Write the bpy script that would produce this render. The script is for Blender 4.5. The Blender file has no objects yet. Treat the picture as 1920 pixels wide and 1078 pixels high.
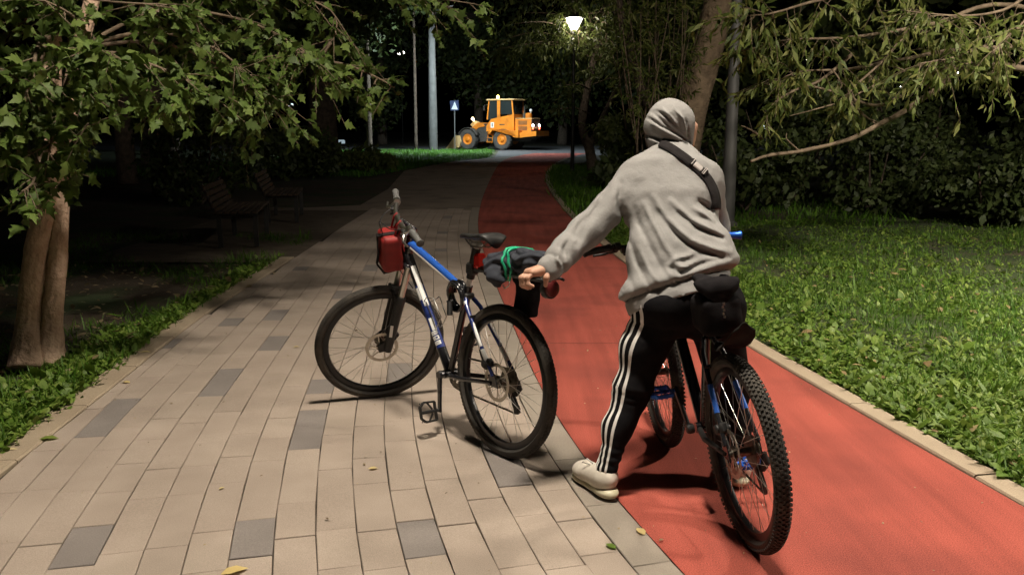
import bpy, math, random
import numpy as np
from mathutils import Matrix, Vector
from mathutils.bvhtree import BVHTree

random.seed(7)
RNG = np.random.default_rng(11)
scene = bpy.context.scene
COL = scene.collection
R = math.radians

# ------------------------------------------------------------------ camera
CAM_H, FPX, HORIZON = 1.5, 1640.0, 240.0
PITCH = math.atan((539 - HORIZON) / FPX)
cam_data = bpy.data.cameras.new("camera")
cam_data.sensor_width = 36.0
cam_data.lens = 36.0 * FPX / 1920.0
cam_data.clip_start = 0.05
cam_data.clip_end = 600.0
cam = bpy.data.objects.new("camera", cam_data)
COL.objects.link(cam)
cam.location = (0, 0, CAM_H)
cam.rotation_euler = (math.pi / 2 - PITCH, 0, 0)
scene.camera = cam

# ------------------------------------------------------------------ night sky
SKY_STRENGTH = 0.12
world = bpy.data.worlds.new("World")
scene.world = world
world.use_nodes = True
wnt = world.node_tree
wnt.nodes.clear()
wout = wnt.nodes.new("ShaderNodeOutputWorld")
wbg = wnt.nodes.new("ShaderNodeBackground")
wsky = wnt.nodes.new("ShaderNodeTexSky")
wsky.sky_type = 'NISHITA'
wsky.sun_disc = False
wsky.sun_elevation = R(-4.0)
wsky.sun_rotation = R(200)
wbg.inputs[1].default_value = SKY_STRENGTH
wnt.links.new(wsky.outputs[0], wbg.inputs[0])
wnt.links.new(wbg.outputs[0], wout.inputs[0])

# ------------------------------------------------------------------ view
scene.view_settings.view_transform = 'Standard'
scene.view_settings.look = 'None'
scene.view_settings.exposure = 0.2
scene.view_settings.gamma = 1.0
scene.view_settings.use_curve_mapping = False
scene.render.engine = 'CYCLES'
scene.cycles.use_denoising = True
scene.cycles.max_bounces = 5
scene.cycles.diffuse_bounces = 2
scene.cycles.glossy_bounces = 2
scene.cycles.transmission_bounces = 4
scene.cycles.transparent_max_bounces = 8
scene.cycles.sample_clamp_indirect = 3.0

LAMP_WARM = (1.0, 0.89, 0.74)
LAMP_COOL = (0.80, 0.95, 1.0)

# ------------------------------------------------------------------ helpers
_cp, _sp = math.cos(PITCH), math.sin(PITCH)
def at(px, py, Y):
    """World point seen at photo pixel (px,py) standing Y metres down the path."""
    a, b = (px - 960) / FPX, (539 - py) / FPX
    d = np.array([a, _cp + b * _sp, -_sp + b * _cp])
    return np.array([0, 0, CAM_H]) + d * (Y / d[1])
def gnd(px, py, z=0.0):
    a, b = (px - 960) / FPX, (539 - py) / FPX
    d = np.array([a, _cp + b * _sp, -_sp + b * _cp])
    return np.array([0, 0, CAM_H]) + d * ((z - CAM_H) / d[2])

def tag(o, label=None, cat=None, group=None, kind=None):
    if label: o["label"] = label
    if cat: o["category"] = cat
    if group: o["group"] = group
    if kind: o["kind"] = kind
    return o

def empty(name, loc=(0, 0, 0), label=None, cat=None, group=None, rz=0.0):
    o = bpy.data.objects.new(name, None)
    COL.objects.link(o)
    o.empty_display_size = 0.1
    o.location = loc
    o.rotation_euler = (0, 0, rz)
    return tag(o, label, cat, group)

def frame_of(d):
    d = np.asarray(d, float); d = d / (np.linalg.norm(d) + 1e-12)
    a = np.array([0, 0, 1.0]) if abs(d[2]) < 0.9 else np.array([1.0, 0, 0])
    u = np.cross(a, d); u /= np.linalg.norm(u)
    return d, u, np.cross(d, u)

class MB:
    """collects shapes; build() links them as one mesh object"""
    def __init__(s, xf=None):
        s.v, s.f, s.n, s.xf = [], [], 0, xf
    def add(s, verts, faces):
        verts = np.asarray(verts, float)
        if s.xf is not None: verts = s.xf(verts)
        s.v.append(verts)
        s.f += [tuple(i + s.n for i in f) for f in faces]
        s.n += len(verts)
        return s
    def box(s, c, size, M=None, bev=0.0):
        hx, hy, hz = [q / 2 for q in size]
        if bev <= 0:
            P = np.array([(x, y, z) for x in (-hx, hx) for y in (-hy, hy) for z in (-hz, hz)])
            F = [(0, 1, 3, 2), (4, 6, 7, 5), (0, 4, 5, 1), (2, 3, 7, 6), (0, 2, 6, 4), (1, 5, 7, 3)]
        else:
            b = min(bev, hx * .9, hy * .9, hz * .9)
            P, F = [], []
            idx = {}
            for sx in (-1, 1):
                for sy in (-1, 1):
                    for sz in (-1, 1):
                        for ax in range(3):
                            q = [sx * (hx - b), sy * (hy - b), sz * (hz - b)]
                            q[ax] = (sx * hx, sy * hy, sz * hz)[ax]
                            idx[(sx, sy, sz, ax)] = len(P); P.append(q)
            I = idx
            for ax in range(3):
                o = [k for k in range(3) if k != ax]
                for sg in (-1, 1):
                    cyc = [(-1, -1), (1, -1), (1, 1), (-1, 1)]
                    def key(a, b_, ax=ax, sg=sg, o=o):
                        k = [0, 0, 0]; k[ax] = sg; k[o[0]] = a; k[o[1]] = b_
                        return tuple(k)
                    f = [I[key(*c_) + (ax,)] for c_ in cyc]
                    F.append(tuple(f if (sg > 0) == (ax != 1) else f[::-1]))
            for ax in range(3):
                o = [k for k in range(3) if k != ax]
                for a in (-1, 1):
                    for b_ in (-1, 1):
                        def key(t):
                            k = [0, 0, 0]; k[ax] = t; k[o[0]] = a; k[o[1]] = b_
                            return tuple(k)
                        F.append((I[key(-1) + (o[0],)], I[key(1) + (o[0],)], I[key(1) + (o[1],)], I[key(-1) + (o[1],)]))
            for sx in (-1, 1):
                for sy in (-1, 1):
                    for sz in (-1, 1):
                        F.append((I[(sx, sy, sz, 0)], I[(sx, sy, sz, 1)], I[(sx, sy, sz, 2)]))
            P = np.array(P)
        if M is not None: P = P @ np.asarray(M).T
        return s.add(P + np.asarray(c, float), F)
    def bar(s, a, b, w, h, up=(0, 0, 1), bev=0.0):
        a, b = np.asarray(a, float), np.asarray(b, float)
        d = b - a; L = np.linalg.norm(d); d /= L
        y = np.cross(up, d); y /= np.linalg.norm(y); z = np.cross(d, y)
        return s.box((a + b) / 2, (L, w, h), np.array([d, y, z]).T, bev)
    def tube(s, pts, r, n=10, caps=True, closed=False):
        pts = [np.asarray(p, float) for p in pts]
        m = len(pts)
        rr = [r] * m if np.isscalar(r) else list(r)
        V = []; pu = None
        for i, p in enumerate(pts):
            if closed: d = pts[(i + 1) % m] - pts[i - 1]
            else: d = pts[min(i + 1, m - 1)] - pts[max(i - 1, 0)]
            d, u, w = frame_of(d)
            if pu is not None:
                u = pu - d * (pu @ d); u /= np.linalg.norm(u) + 1e-12; w = np.cross(d, u)
            pu = u
            for k in range(n):
                t = 2 * math.pi * k / n
                V.append(p + (u * math.cos(t) + w * math.sin(t)) * rr[i])
        F = []
        for i in range(m if closed else m - 1):
            j = (i + 1) % m
            for k in range(n):
                k2 = (k + 1) % n
                F.append((i * n + k, i * n + k2, j * n + k2, j * n + k))
        if caps and not closed:
            F.append(tuple(range(n))[::-1]); F.append(tuple((m - 1) * n + k for k in range(n)))
        return s.add(V, F)
    def lathe(s, prof, o, axis, n=24):
        """prof: (radius, along) pairs"""
        d, u, w = frame_of(axis); o = np.asarray(o, float)
        V = []
        for (r_, a) in prof:
            for k in range(n):
                t = 2 * math.pi * k / n
                V.append(o + d * a + (u * math.cos(t) + w * math.sin(t)) * r_)
        F = []
        for i in range(len(prof) - 1):
            for k in range(n):
                k2 = (k + 1) % n
                F.append((i * n + k, i * n + k2, (i + 1) * n + k2, (i + 1) * n + k))
        F.append(tuple(range(n))[::-1]); m = len(prof) - 1
        F.append(tuple(m * n + k for k in range(n)))
        return s.add(V, F)
    def ring(s, o, axis, R0, prof, n=64):
        """closed profile (radial, axial) swept round a circle of radius R0"""
        d, u, w = frame_of(axis); o = np.asarray(o, float); V = []; m = len(prof)
        for k in range(n):
            t = 2 * math.pi * k / n; e = u * math.cos(t) + w * math.sin(t)
            for (a, b) in prof: V.append(o + e * (R0 + a) + d * b)
        F = []
        for k in range(n):
            k2 = (k + 1) % n
            for i in range(m):
                j = (i + 1) % m
                F.append((k * m + i, k * m + j, k2 * m + j, k2 * m + i))
        return s.add(V, F)
    def torus(s, o, axis, R0, r0, n=64, m=12, sq=1.0):
        return s.ring(o, axis, R0, [(r0 * sq * math.cos(2 * math.pi * i / m), r0 * math.sin(2 * math.pi * i / m)) for i in range(m)], n)
    def ball(s, c, r, n=12, m=8, sc=(1, 1, 1)):
        V, F = [], []
        for i in range(m + 1):
            p = math.pi * i / m
            for k in range(n):
                t = 2 * math.pi * k / n
                V.append((c[0] + r * sc[0] * math.sin(p) * math.cos(t), c[1] + r * sc[1] * math.sin(p) * math.sin(t), c[2] + r * sc[2] * math.cos(p)))
        for i in range(m):
            for k in range(n):
                k2 = (k + 1) % n
                F.append((i * n + k, (i + 1) * n + k, (i + 1) * n + k2, i * n + k2))
        return s.add(V, F)
    def prism(s, poly, y0, y1, plane='xz'):
        """poly in a plane, extruded from y0 to y1"""
        n = len(poly)
        def P(a, b, t):
            return (a, t, b) if plane == 'xz' else ((a, b, t) if plane == 'xy' else (t, a, b))
        V = [P(a, b, y0) for a, b in poly] + [P(a, b, y1) for a, b in poly]
        F = [tuple(range(n)), tuple(range(n, 2 * n))[::-1]]
        F += [(i, n + i, n + (i + 1) % n, (i + 1) % n) for i in range(n)]
        return s.add(V, F)
    def build(s, name, mat, parent=None, smooth=False, angle=None, kind=None, fix=True):
        V = np.concatenate(s.v) if s.v else np.zeros((0, 3))
        me = bpy.data.meshes.new(name)
        me.from_pydata(V.tolist(), [], s.f)
        if fix:
            import bmesh
            bm = bmesh.new(); bm.from_mesh(me)
            bmesh.ops.recalc_face_normals(bm, faces=bm.faces)
            bm.to_mesh(me); bm.free()
        if smooth or angle:
            me.polygons.foreach_set("use_smooth", [True] * len(me.polygons))
        if angle: me.set_sharp_from_angle(angle=R(angle))
        return link(name, me, mat, parent, kind)

def link(name, me, mat, parent=None, kind=None):
    if mat is not None: me.materials.append(mat)
    o = bpy.data.objects.new(name, me)
    COL.objects.link(o)
    if parent is not None: o.parent = parent
    if kind: o["kind"] = kind
    return o

def fast_mesh(name, V, F, mat, parent=None, rnd=None, smooth=False, kind=None):
    """V (n,3), F (m,k) arrays of one polygon size"""
    me = bpy.data.meshes.new(name)
    m, k = F.shape
    me.vertices.add(len(V)); me.vertices.foreach_set("co", np.ascontiguousarray(V, dtype=np.float32).ravel())
    me.loops.add(m * k); me.loops.foreach_set("vertex_index", np.ascontiguousarray(F, dtype=np.int32).ravel())
    me.polygons.add(m); me.polygons.foreach_set("loop_start", np.arange(0, m * k, k, dtype=np.int32))
    if smooth: me.polygons.foreach_set("use_smooth", np.ones(m, dtype=bool))
    if rnd is not None:
        at_ = me.attributes.new("rnd", 'FLOAT', 'FACE')
        at_.data.foreach_set("value", np.ascontiguousarray(rnd, dtype=np.float32))
    me.update(calc_edges=True)
    return link(name, me, mat, parent, kind)

# leaf templates: rows of (along, half width, lift)
LEAF_OVAL = [(0.0, .06, 0), (.28, .42, .04), (.62, .40, .02), (1.0, .03, -.12)]
LEAF_LOBED = [(0.0, .05, 0), (.10, .22, .02), (.26, .52, .05), (.36, .26, .04), (.54, .40, .02), (.66, .17, .0), (1.0, .02, -.12)]
LEAF_SLIM = [(0.0, .05, 0), (.45, .5, .02), (1.0, .02, -.10)]
LEAF_BLADE = [(0.0, .5, 0), (.5, .42, .0), (1.0, .04, -.10)]
LEAF_QUAD = [(0.0, .12, 0), (.5, .5, .03), (1.0, .08, -.06)]
def unit(a): return a / (np.linalg.norm(a, axis=-1, keepdims=True) + 1e-9)
def leaves(name, P, D, N, L, Wd, mat, parent=None, shape=LEAF_OVAL, kind=None, rnd=None):
    n = len(P); D = unit(D); S = unit(np.cross(D, N)); N = unit(np.cross(S, D))
    rows = []
    for (a, hw, w) in shape:
        base = P + D * (a * L)[:, None] + N * (w * L)[:, None]
        rows.append(base - S * (hw * Wd)[:, None]); rows.append(base + S * (hw * Wd)[:, None])
    V = np.stack(rows, 1).reshape(-1, 3); k = len(rows)
    q = np.array([(2 * i, 2 * i + 1, 2 * i + 3, 2 * i + 2) for i in range(len(shape) - 1)])
    F = (np.arange(n)[:, None, None] * k + q[None]).reshape(-1, 4)
    if rnd is None: rnd = RNG.random(n)
    return fast_mesh(name, V, F, mat, parent, np.repeat(rnd, len(q)), smooth=False, kind=kind)

# ------------------------------------------------------------------ materials
def mat(name, base=(.5, .5, .5), rough=.6, metal=0.0, spec=.5, emis=None, es=0.0, clear=0.0):
    m = bpy.data.materials.new(name); m.use_nodes = True
    b = m.node_tree.nodes["Principled BSDF"]
    b.inputs["Base Color"].default_value = (*base, 1)
    b.inputs["Roughness"].default_value = rough
    b.inputs["Metallic"].default_value = metal
    b.inputs["Specular IOR Level"].default_value = spec
    b.inputs["Coat Weight"].default_value = clear
    if emis:
        b.inputs["Emission Color"].default_value = (*emis, 1)
        b.inputs["Emission Strength"].default_value = es
    return m
def noisy(name, cols, scale=8.0, rough=.7, bump=.0, bscale=60.0, metal=0.0, detail=6.0, spec=.4, ramp=(.3, .7), speck=None, speckscale=300.0, bdist=.01, obj=True, mix2=None):
    """noise-driven colour between two or more tones, a fine speckle, and a bump"""
    m = bpy.data.materials.new(name); m.use_nodes = True
    nt = m.node_tree; b = nt.nodes["Principled BSDF"]
    b.inputs["Roughness"].default_value = rough; b.inputs["Metallic"].default_value = metal
    b.inputs["Specular IOR Level"].default_value = spec
    tc = nt.nodes.new("ShaderNodeTexCoord"); co = tc.outputs["Object"]
    if not obj:
        geo = nt.nodes.new("ShaderNodeNewGeometry"); co = geo.outputs["Position"]
    nz = nt.nodes.new("ShaderNodeTexNoise"); nz.inputs["Scale"].default_value = scale; nz.inputs["Detail"].default_value = detail
    nt.links.new(co, nz.inputs["Vector"])
    cr = nt.nodes.new("ShaderNodeValToRGB")
    el = cr.color_ramp.elements
    for i, c in enumerate(cols):
        p = ramp[0] + (ramp[1] - ramp[0]) * i / max(1, len(cols) - 1)
        e = el[i] if i < 2 else el.new(p)
        e.position = p; e.color = (*c, 1)
    nt.links.new(nz.outputs["Fac"], cr.inputs["Fac"])
    out = cr.outputs["Color"]
    if mix2:
        n3 = nt.nodes.new("ShaderNodeTexNoise"); n3.inputs["Scale"].default_value = mix2[1]; n3.inputs["Detail"].default_value = 4
        nt.links.new(co, n3.inputs["Vector"])
        r3 = nt.nodes.new("ShaderNodeValToRGB"); r3.color_ramp.elements[0].position = mix2[2]; r3.color_ramp.elements[1].position = mix2[3]
        nt.links.new(n3.outputs["Fac"], r3.inputs["Fac"])
        mx = nt.nodes.new("ShaderNodeMix"); mx.data_type = 'RGBA'
        nt.links.new(r3.outputs["Color"], mx.inputs[0]); nt.links.new(out, mx.inputs[6]); mx.inputs[7].default_value = (*mix2[0], 1)
        out = mx.outputs[2]
    if speck:
        n2 = nt.nodes.new("ShaderNodeTexNoise"); n2.inputs["Scale"].default_value = speckscale; n2.inputs["Detail"].default_value = 2
        nt.links.new(co, n2.inputs["Vector"])
        mr = nt.nodes.new("ShaderNodeMapRange"); mr.inputs[1].default_value = .3; mr.inputs[2].default_value = .7
        mr.inputs[3].default_value = speck[0]; mr.inputs[4].default_value = speck[1]
        nt.links.new(n2.outputs["Fac"], mr.inputs[0])
        mx = nt.nodes.new("ShaderNodeMix"); mx.data_type = 'RGBA'; mx.blend_type = 'MULTIPLY'; mx.inputs[0].default_value = 1.0
        nt.links.new(out, mx.inputs[6]); nt.links.new(mr.outputs[0], mx.inputs[7]); out = mx.outputs[2]
    nt.links.new(out, b.inputs["Base Color"])
    if bump:
        nb = nt.nodes.new("ShaderNodeTexNoise"); nb.inputs["Scale"].default_value = bscale; nb.inputs["Detail"].default_value = 4
        nt.links.new(co, nb.inputs["Vector"])
        bp = nt.nodes.new("ShaderNodeBump"); bp.inputs["Strength"].default_value = bump; bp.inputs["Distance"].default_value = bdist
        nt.links.new(nb.outputs["Fac"], bp.inputs["Height"]); nt.links.new(bp.outputs[0], b.inputs["Normal"])
    return m
def leafmat(name, cols, rough=.55, trans=.35, tcol=None):
    m = bpy.data.materials.new(name); m.use_nodes = True
    nt = m.node_tree; b = nt.nodes["Principled BSDF"]
    at_ = nt.nodes.new("ShaderNodeAttribute"); at_.attribute_name = "rnd"
    cr = nt.nodes.new("ShaderNodeValToRGB"); el = cr.color_ramp.elements
    for i, c in enumerate(cols):
        p = i / max(1, len(cols) - 1)
        e = el[i] if i < 2 else el.new(p)
        e.position = p; e.color = (*c, 1)
    nt.links.new(at_.outputs["Fac"], cr.inputs["Fac"])
    nt.links.new(cr.outputs["Color"], b.inputs["Base Color"])
    b.inputs["Roughness"].default_value = rough; b.inputs["Specular IOR Level"].default_value = .35
    tr = nt.nodes.new("ShaderNodeBsdfTranslucent"); nt.links.new(cr.outputs["Color"], tr.inputs["Color"])
    ms = nt.nodes.new("ShaderNodeMixShader"); ms.inputs[0].default_value = trans
    out = nt.nodes["Material Output"]
    nt.links.new(b.outputs[0], ms.inputs[1]); nt.links.new(tr.outputs[0], ms.inputs[2]); nt.links.new(ms.outputs[0], out.inputs["Surface"])
    return m
def emit(name, col, strength):
    m = bpy.data.materials.new(name); m.use_nodes = True
    nt = m.node_tree; nt.nodes.clear()
    o = nt.nodes.new("ShaderNodeOutputMaterial"); e = nt.nodes.new("ShaderNodeEmission")
    e.inputs[0].default_value = (*col, 1); e.inputs[1].default_value = strength
    nt.links.new(e.outputs[0], o.inputs["Surface"])
    return m

M = {}
M['paver'] = noisy('paver_tan', [(.30, .243, .198), (.365, .300, .246)], 3.0, .85, .35, 220, speck=(.82, 1.15), speckscale=260, mix2=((.25, .205, .165), 1.3, .5, .8), obj=False, bdist=.003)
M['paver_b'] = noisy('paver_tan_pale', [(.32, .26, .212), (.38, .314, .258)], 3.0, .85, .35, 220, speck=(.82, 1.15), speckscale=260, mix2=((.265, .22, .175), 1.3, .5, .8), obj=False, bdist=.003)
M['paver_dark'] = noisy('paver_grey', [(.18, .157, .142), (.225, .198, .18)], 4.0, .85, .35, 220, speck=(.8, 1.15), speckscale=260, obj=False, bdist=.003)
M['border'] = noisy('border_grey', [(.235, .20, .165), (.29, .25, .205)], 3.0, .85, .3, 220, speck=(.85, 1.12), speckscale=240, obj=False, bdist=.003)
M['kerb'] = noisy('kerb_concrete', [(.30, .235, .165), (.36, .29, .205)], 3.0, .88, .4, 160, speck=(.8, 1.15), speckscale=200, obj=False, bdist=.004)
M['joint'] = noisy('joint_dirt', [(.03, .024, .017), (.06, .048, .034)], 30, .95, obj=False)
M['red'] = noisy('red_rubber', [(.325, .071, .050), (.40, .090, .063)], 1.6, .92, .8, 300, speck=(.55, 1.35), speckscale=210, mix2=((.235, .056, .042), 1.1, .48, .70), obj=False, bdist=.004, spec=.25)
def streaks(m, amt=(.80, 1.06)):
    nt = m.node_tree; b = nt.nodes["Principled BSDF"]; src = b.inputs["Base Color"].links[0].from_socket
    geo = nt.nodes.new("ShaderNodeNewGeometry"); mp = nt.nodes.new("ShaderNodeMapping"); mp.inputs["Scale"].default_value = (5.5, .35, 1)
    nz = nt.nodes.new("ShaderNodeTexNoise"); nz.inputs["Scale"].default_value = 1.6; nz.inputs["Detail"].default_value = 5
    nt.links.new(geo.outputs["Position"], mp.inputs["Vector"]); nt.links.new(mp.outputs[0], nz.inputs["Vector"])
    mr = nt.nodes.new("ShaderNodeMapRange"); mr.inputs[1].default_value = .35; mr.inputs[2].default_value = .62; mr.inputs[3].default_value = amt[0]; mr.inputs[4].default_value = amt[1]
    nt.links.new(nz.outputs["Fac"], mr.inputs[0])
    mx = nt.nodes.new("ShaderNodeMix"); mx.data_type = 'RGBA'; mx.blend_type = 'MULTIPLY'; mx.inputs[0].default_value = 1.0
    nt.links.new(src, mx.inputs[6]); nt.links.new(mr.outputs[0], mx.inputs[7]); nt.links.new(mx.outputs[2], b.inputs["Base Color"])
streaks(M['red'])
M['soil'] = noisy('soil', [(.035, .026, .017), (.075, .055, .035)], 3.0, .95, .7, 40, obj=False, bdist=.02, mix2=((.03, .045, .015), 1.1, .45, .6))
M['lawn_soil'] = noisy('lawn_soil', [(.02, .035, .010), (.05, .06, .02)], 4.0, .95, .7, 40, obj=False, bdist=.02)
M['gravel'] = noisy('trodden_gravel', [(.085, .065, .045), (.14, .11, .078)], 5.0, .95, .6, 70, obj=False, bdist=.01)
M['asphalt'] = noisy('asphalt', [(.05, .05, .052), (.075, .075, .078)], 2.0, .8, .4, 90, obj=False)
M['far_pave'] = noisy('far_paving', [(.20, .16, .125), (.26, .21, .165)], 2.0, .85, .3, 60, obj=False, mix2=((.15, .12, .095), 1.6, .5, .7))
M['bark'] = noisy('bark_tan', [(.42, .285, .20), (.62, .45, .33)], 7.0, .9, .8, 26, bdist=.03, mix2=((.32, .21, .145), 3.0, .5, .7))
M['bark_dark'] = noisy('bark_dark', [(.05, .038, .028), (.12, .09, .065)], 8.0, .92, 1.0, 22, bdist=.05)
M['bark_will'] = noisy('bark_willow', [(.20, .145, .095), (.38, .28, .18)], 6.0, .9, 1.0, 20, bdist=.05)
M['twig'] = noisy('twig', [(.10, .072, .046), (.20, .15, .10)], 12, .85)
M['leaf_elder'] = leafmat('leaf_box_elder', [(.055, .09, .018), (.085, .135, .028), (.115, .18, .036), (.18, .25, .06)], trans=.4)
M['leaf_willow'] = leafmat('leaf_willow', [(.065, .095, .018), (.105, .14, .028), (.145, .175, .042), (.19, .19, .055)], trans=.35)
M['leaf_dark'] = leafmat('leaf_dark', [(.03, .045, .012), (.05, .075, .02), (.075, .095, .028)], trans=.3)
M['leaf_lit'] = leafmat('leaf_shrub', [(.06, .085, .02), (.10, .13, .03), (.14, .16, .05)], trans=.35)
M['weed'] = leafmat('weed_leaves', [(.07, .125, .014), (.10, .175, .021), (.135, .215, .03), (.19, .25, .05)], trans=.25)
M['grass'] = leafmat('grass_blades', [(.048, .125, .008), (.072, .17, .012), (.11, .205, .022)], trans=.3)
M['grass_far'] = leafmat('lawn_grass_blades', [(.06, .17, .014), (.08, .22, .02), (.11, .25, .03)], trans=.3)
M['fallen'] = leafmat('fallen_leaf', [(.55, .42, .16), (.60, .50, .28)], trans=.15)

M['metal_dark'] = noisy('dark_painted_metal', [(.016, .016, .016), (.03, .029, .028)], 12, .45, spec=.5)
M['pole_grey'] = noisy('grey_painted_pole', [(.055, .055, .053), (.08, .08, .076)], 5, .55)
M['black_rubber'] = noisy('tyre_rubber', [(.034, .031, .027), (.06, .053, .045)], 14, .85, .3, 120, mix2=((.095, .080, .063), 9, .5, .75))
M['black_plastic'] = noisy('black_plastic', [(.012, .012, .012), (.022, .021, .02)], 30, .5)
M['black_gloss'] = mat('black_paint', (.012, .012, .014), .22, clear=.4)
M['steel'] = mat('steel', (.55, .53, .50), .32, 1.0)
M['steel_dark'] = noisy('oily_steel', [(.10, .09, .075), (.24, .215, .18)], 60, .45, metal=1.0)
M['rotor'] = noisy('brake_rotor_steel', [(.42, .39, .34), (.55, .51, .45)], 40, .4, metal=1.0)
M['white_paint'] = mat('white_paint', (.72, .72, .70), .3, clear=.3)
M['blue_paint'] = mat('blue_paint', (.022, .095, .40), .25, clear=.5)
M['blue_navy'] = mat('navy_paint', (.02, .035, .16), .25, clear=.5)
M['blue_anod'] = mat('blue_anodised', (.02, .12, .55), .35, .5)
M['rim'] = mat('rim_black', (.02, .02, .021), .3, .4)
M['grip'] = noisy('grip_rubber', [(.09, .09, .088), (.13, .13, .125)], 60, .8)
M['red_fabric'] = noisy('red_nylon', [(.2, .012, .011), (.28, .018, .016)], 20, .6, .4, 200, bdist=.002)
M['red_plastic'] = mat('red_lens', (.55, .02, .015), .2, clear=.5)
M['dark_red'] = mat('dark_red_lens', (.10, .008, .008), .45)
M['black_fabric'] = noisy('black_fabric', [(.010, .009, .010), (.018, .016, .017)], 25, .9, .4, 300, bdist=.002, spec=.08)
M['navy_fabric'] = noisy('navy_fabric', [(.018, .021, .030), (.04, .045, .058)], 18, .85, .5, 260, bdist=.003)
M['green_cord'] = mat('green_bungee', (.02, .42, .22), .5)
M['bottle_wire'] = mat('cage_alloy', (.45, .44, .42), .35, 1.0)

# ------------------------------------------------------------------ ground and path
def curve_fn(pts, smooth=9):
    pts = np.array(pts, float); ys = np.linspace(pts[0, 1], pts[-1, 1], 3000)
    xs = np.interp(ys, pts[:, 1], pts[:, 0])
    w = 61
    for _ in range(2):
        k = np.minimum(np.minimum(np.arange(3000), np.arange(3000)[::-1]), w)
        cs = np.concatenate([[0], np.cumsum(xs)])
        i = np.arange(3000); xs = (cs[i + k + 1] - cs[i - k]) / (2 * k + 1)
    return lambda y: np.interp(y, ys, xs)
RED_L = [(1.55, .2), (1.10, 1.2), (.80, 2.0), (.54, 2.76), (.40, 3.32), (.22, 4.35), (.12, 5.25), (.0, 6.79), (-.15, 8.2), (-.36, 10.78), (-.52, 13.1), (-.60, 15.6), (-.65, 19.3), (-.65, 23.9), (-.63, 29.6), (-.58, 36.0), (-.40, 42.1), (0.0, 46), (.6, 50), (1.6, 54)]
RED_R = [(2.7, .2), (2.45, 1.2), (2.25, 2.2), (2.06, 3.31), (1.89, 4.35), (1.60, 6.08), (1.37, 8.49), (1.25, 9.89), (1.09, 12.76), (.97, 15.61), (.91, 20.06), (.95, 25.14), (1.13, 29.63), (1.63, 36.04), (2.67, 44.32), (3.6, 49), (4.8, 54)]
KERB_L = [(-2.0, .2), (-2.13, 2.0), (-2.25, 3.64), (-2.29, 4.2), (-2.33, 4.8), (-2.42, 5.71), (-2.51, 6.87), (-2.54, 8.2), (-2.55, 9.9), (-2.6, 12), (-2.65, 16), (-2.8, 22), (-3.6, 31.5)]
xRL, xRR, xKL = curve_fn(RED_L), curve_fn(RED_R), curve_fn(KERB_L)

def sheet(name, xa, xb, ys, z, material, nx=2, parent=None, kind='structure'):
    ys = np.asarray(ys, float); V = []
    for y in ys:
        a, b = float(xa(y)), float(xb(y))
        for i in range(nx): V.append((a + (b - a) * i / (nx - 1), y, z))
    F = [(j * nx + i, j * nx + i + 1, (j + 1) * nx + i + 1, (j + 1) * nx + i) for j in range(len(ys) - 1) for i in range(nx - 1)]
    me = bpy.data.meshes.new(name); me.from_pydata(V, [], F)
    return link(name, me, material, parent, kind)

ground = MB().add([(-220, -60, -.035), (220, -60, -.035), (220, 320, -.035), (-220, 320, -.035)], [(0, 1, 2, 3)]).build('ground', M['soil'], kind='structure')
# undulating lawn on the right of the path
def lawn_patch(name, xa, xb, ya, yb, nx, ny, material, amp=.02, z0=-.012):
    V, F = [], []
    for j in range(ny):
        y = ya + (yb - ya) * j / (ny - 1)
        for i in range(nx):
            a, b = xa(y), xb(y); x = a + (b - a) * i / (nx - 1)
            e = min(1.0, i / (nx - 1) * 6)
            V.append((x, y, z0 + e * amp * (math.sin(x * 1.7 + y * .6) + math.sin(y * 1.3 - x * .8 + 1))))
    for j in range(ny - 1):
        for i in range(nx - 1):
            F.append((j * nx + i, j * nx + i + 1, (j + 1) * nx + i + 1, (j + 1) * nx + i))
    me = bpy.data.meshes.new(name); me.from_pydata(V, [], F)
    me.polygons.foreach_set("use_smooth", [True] * len(F))
    return link(name, me, material, None, 'structure')
lawn_patch('lawn', lambda y: float(xRR(y)) + .13, lambda y: 16.0, .4, 30.0, 24, 60, M['lawn_soil'])
# far lawn between the path and the road, left
lawn_patch('lawn', lambda y: float(np.interp(y, [27, 31, 40, 45, 61], [-4.6, -3.95, -2.75, -1.2, -1.2])), lambda y: -45.0, 27.0, 60.8, 14, 30, M['lawn_soil'], amp=.01)

bed_ys = np.linspace(.4, 16.5, 60)
pav = sheet('pavement', lambda y: xKL(y) - .02, lambda y: xRL(y) + .02, bed_ys, -.016, M['joint'])
sheet('pavement', lambda y: np.interp(y, [16.3, 17.2, 22, 31.5, 40, 45, 50], [-4.9, -3.0, -3.1, -3.85, -2.7, -1.0, 1.2]), lambda y: xRL(y) - .002, np.linspace(16.2, 50, 60), -.004, M['far_pave'], nx=4)
sheet('bench_bay', lambda y: -5.0, lambda y: xKL(y) - .021, np.linspace(9.9, 16.9, 10), -.014, M['gravel'])
red_base = sheet('cycle_path', lambda y: xRL(y) - .01, lambda y: xRR(y) + .01, np.linspace(.4, 53, 120), -.016, M['joint'])
cuts = [.4, 6.03, 10.6, 15.2, 19.8, 24.4, 29, 33.6, 38.2, 43, 48, 53]
for a, b in zip(cuts[:-1], cuts[1:]):
    ys = np.linspace(a + .004, b - .004, max(6, int((b - a) / .25)))
    o = sheet('slab', lambda y: xRL(y) + .003, lambda y: xRR(y) - .003, ys, 0.0, M['red'], nx=6, parent=red_base, kind=None)
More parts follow.
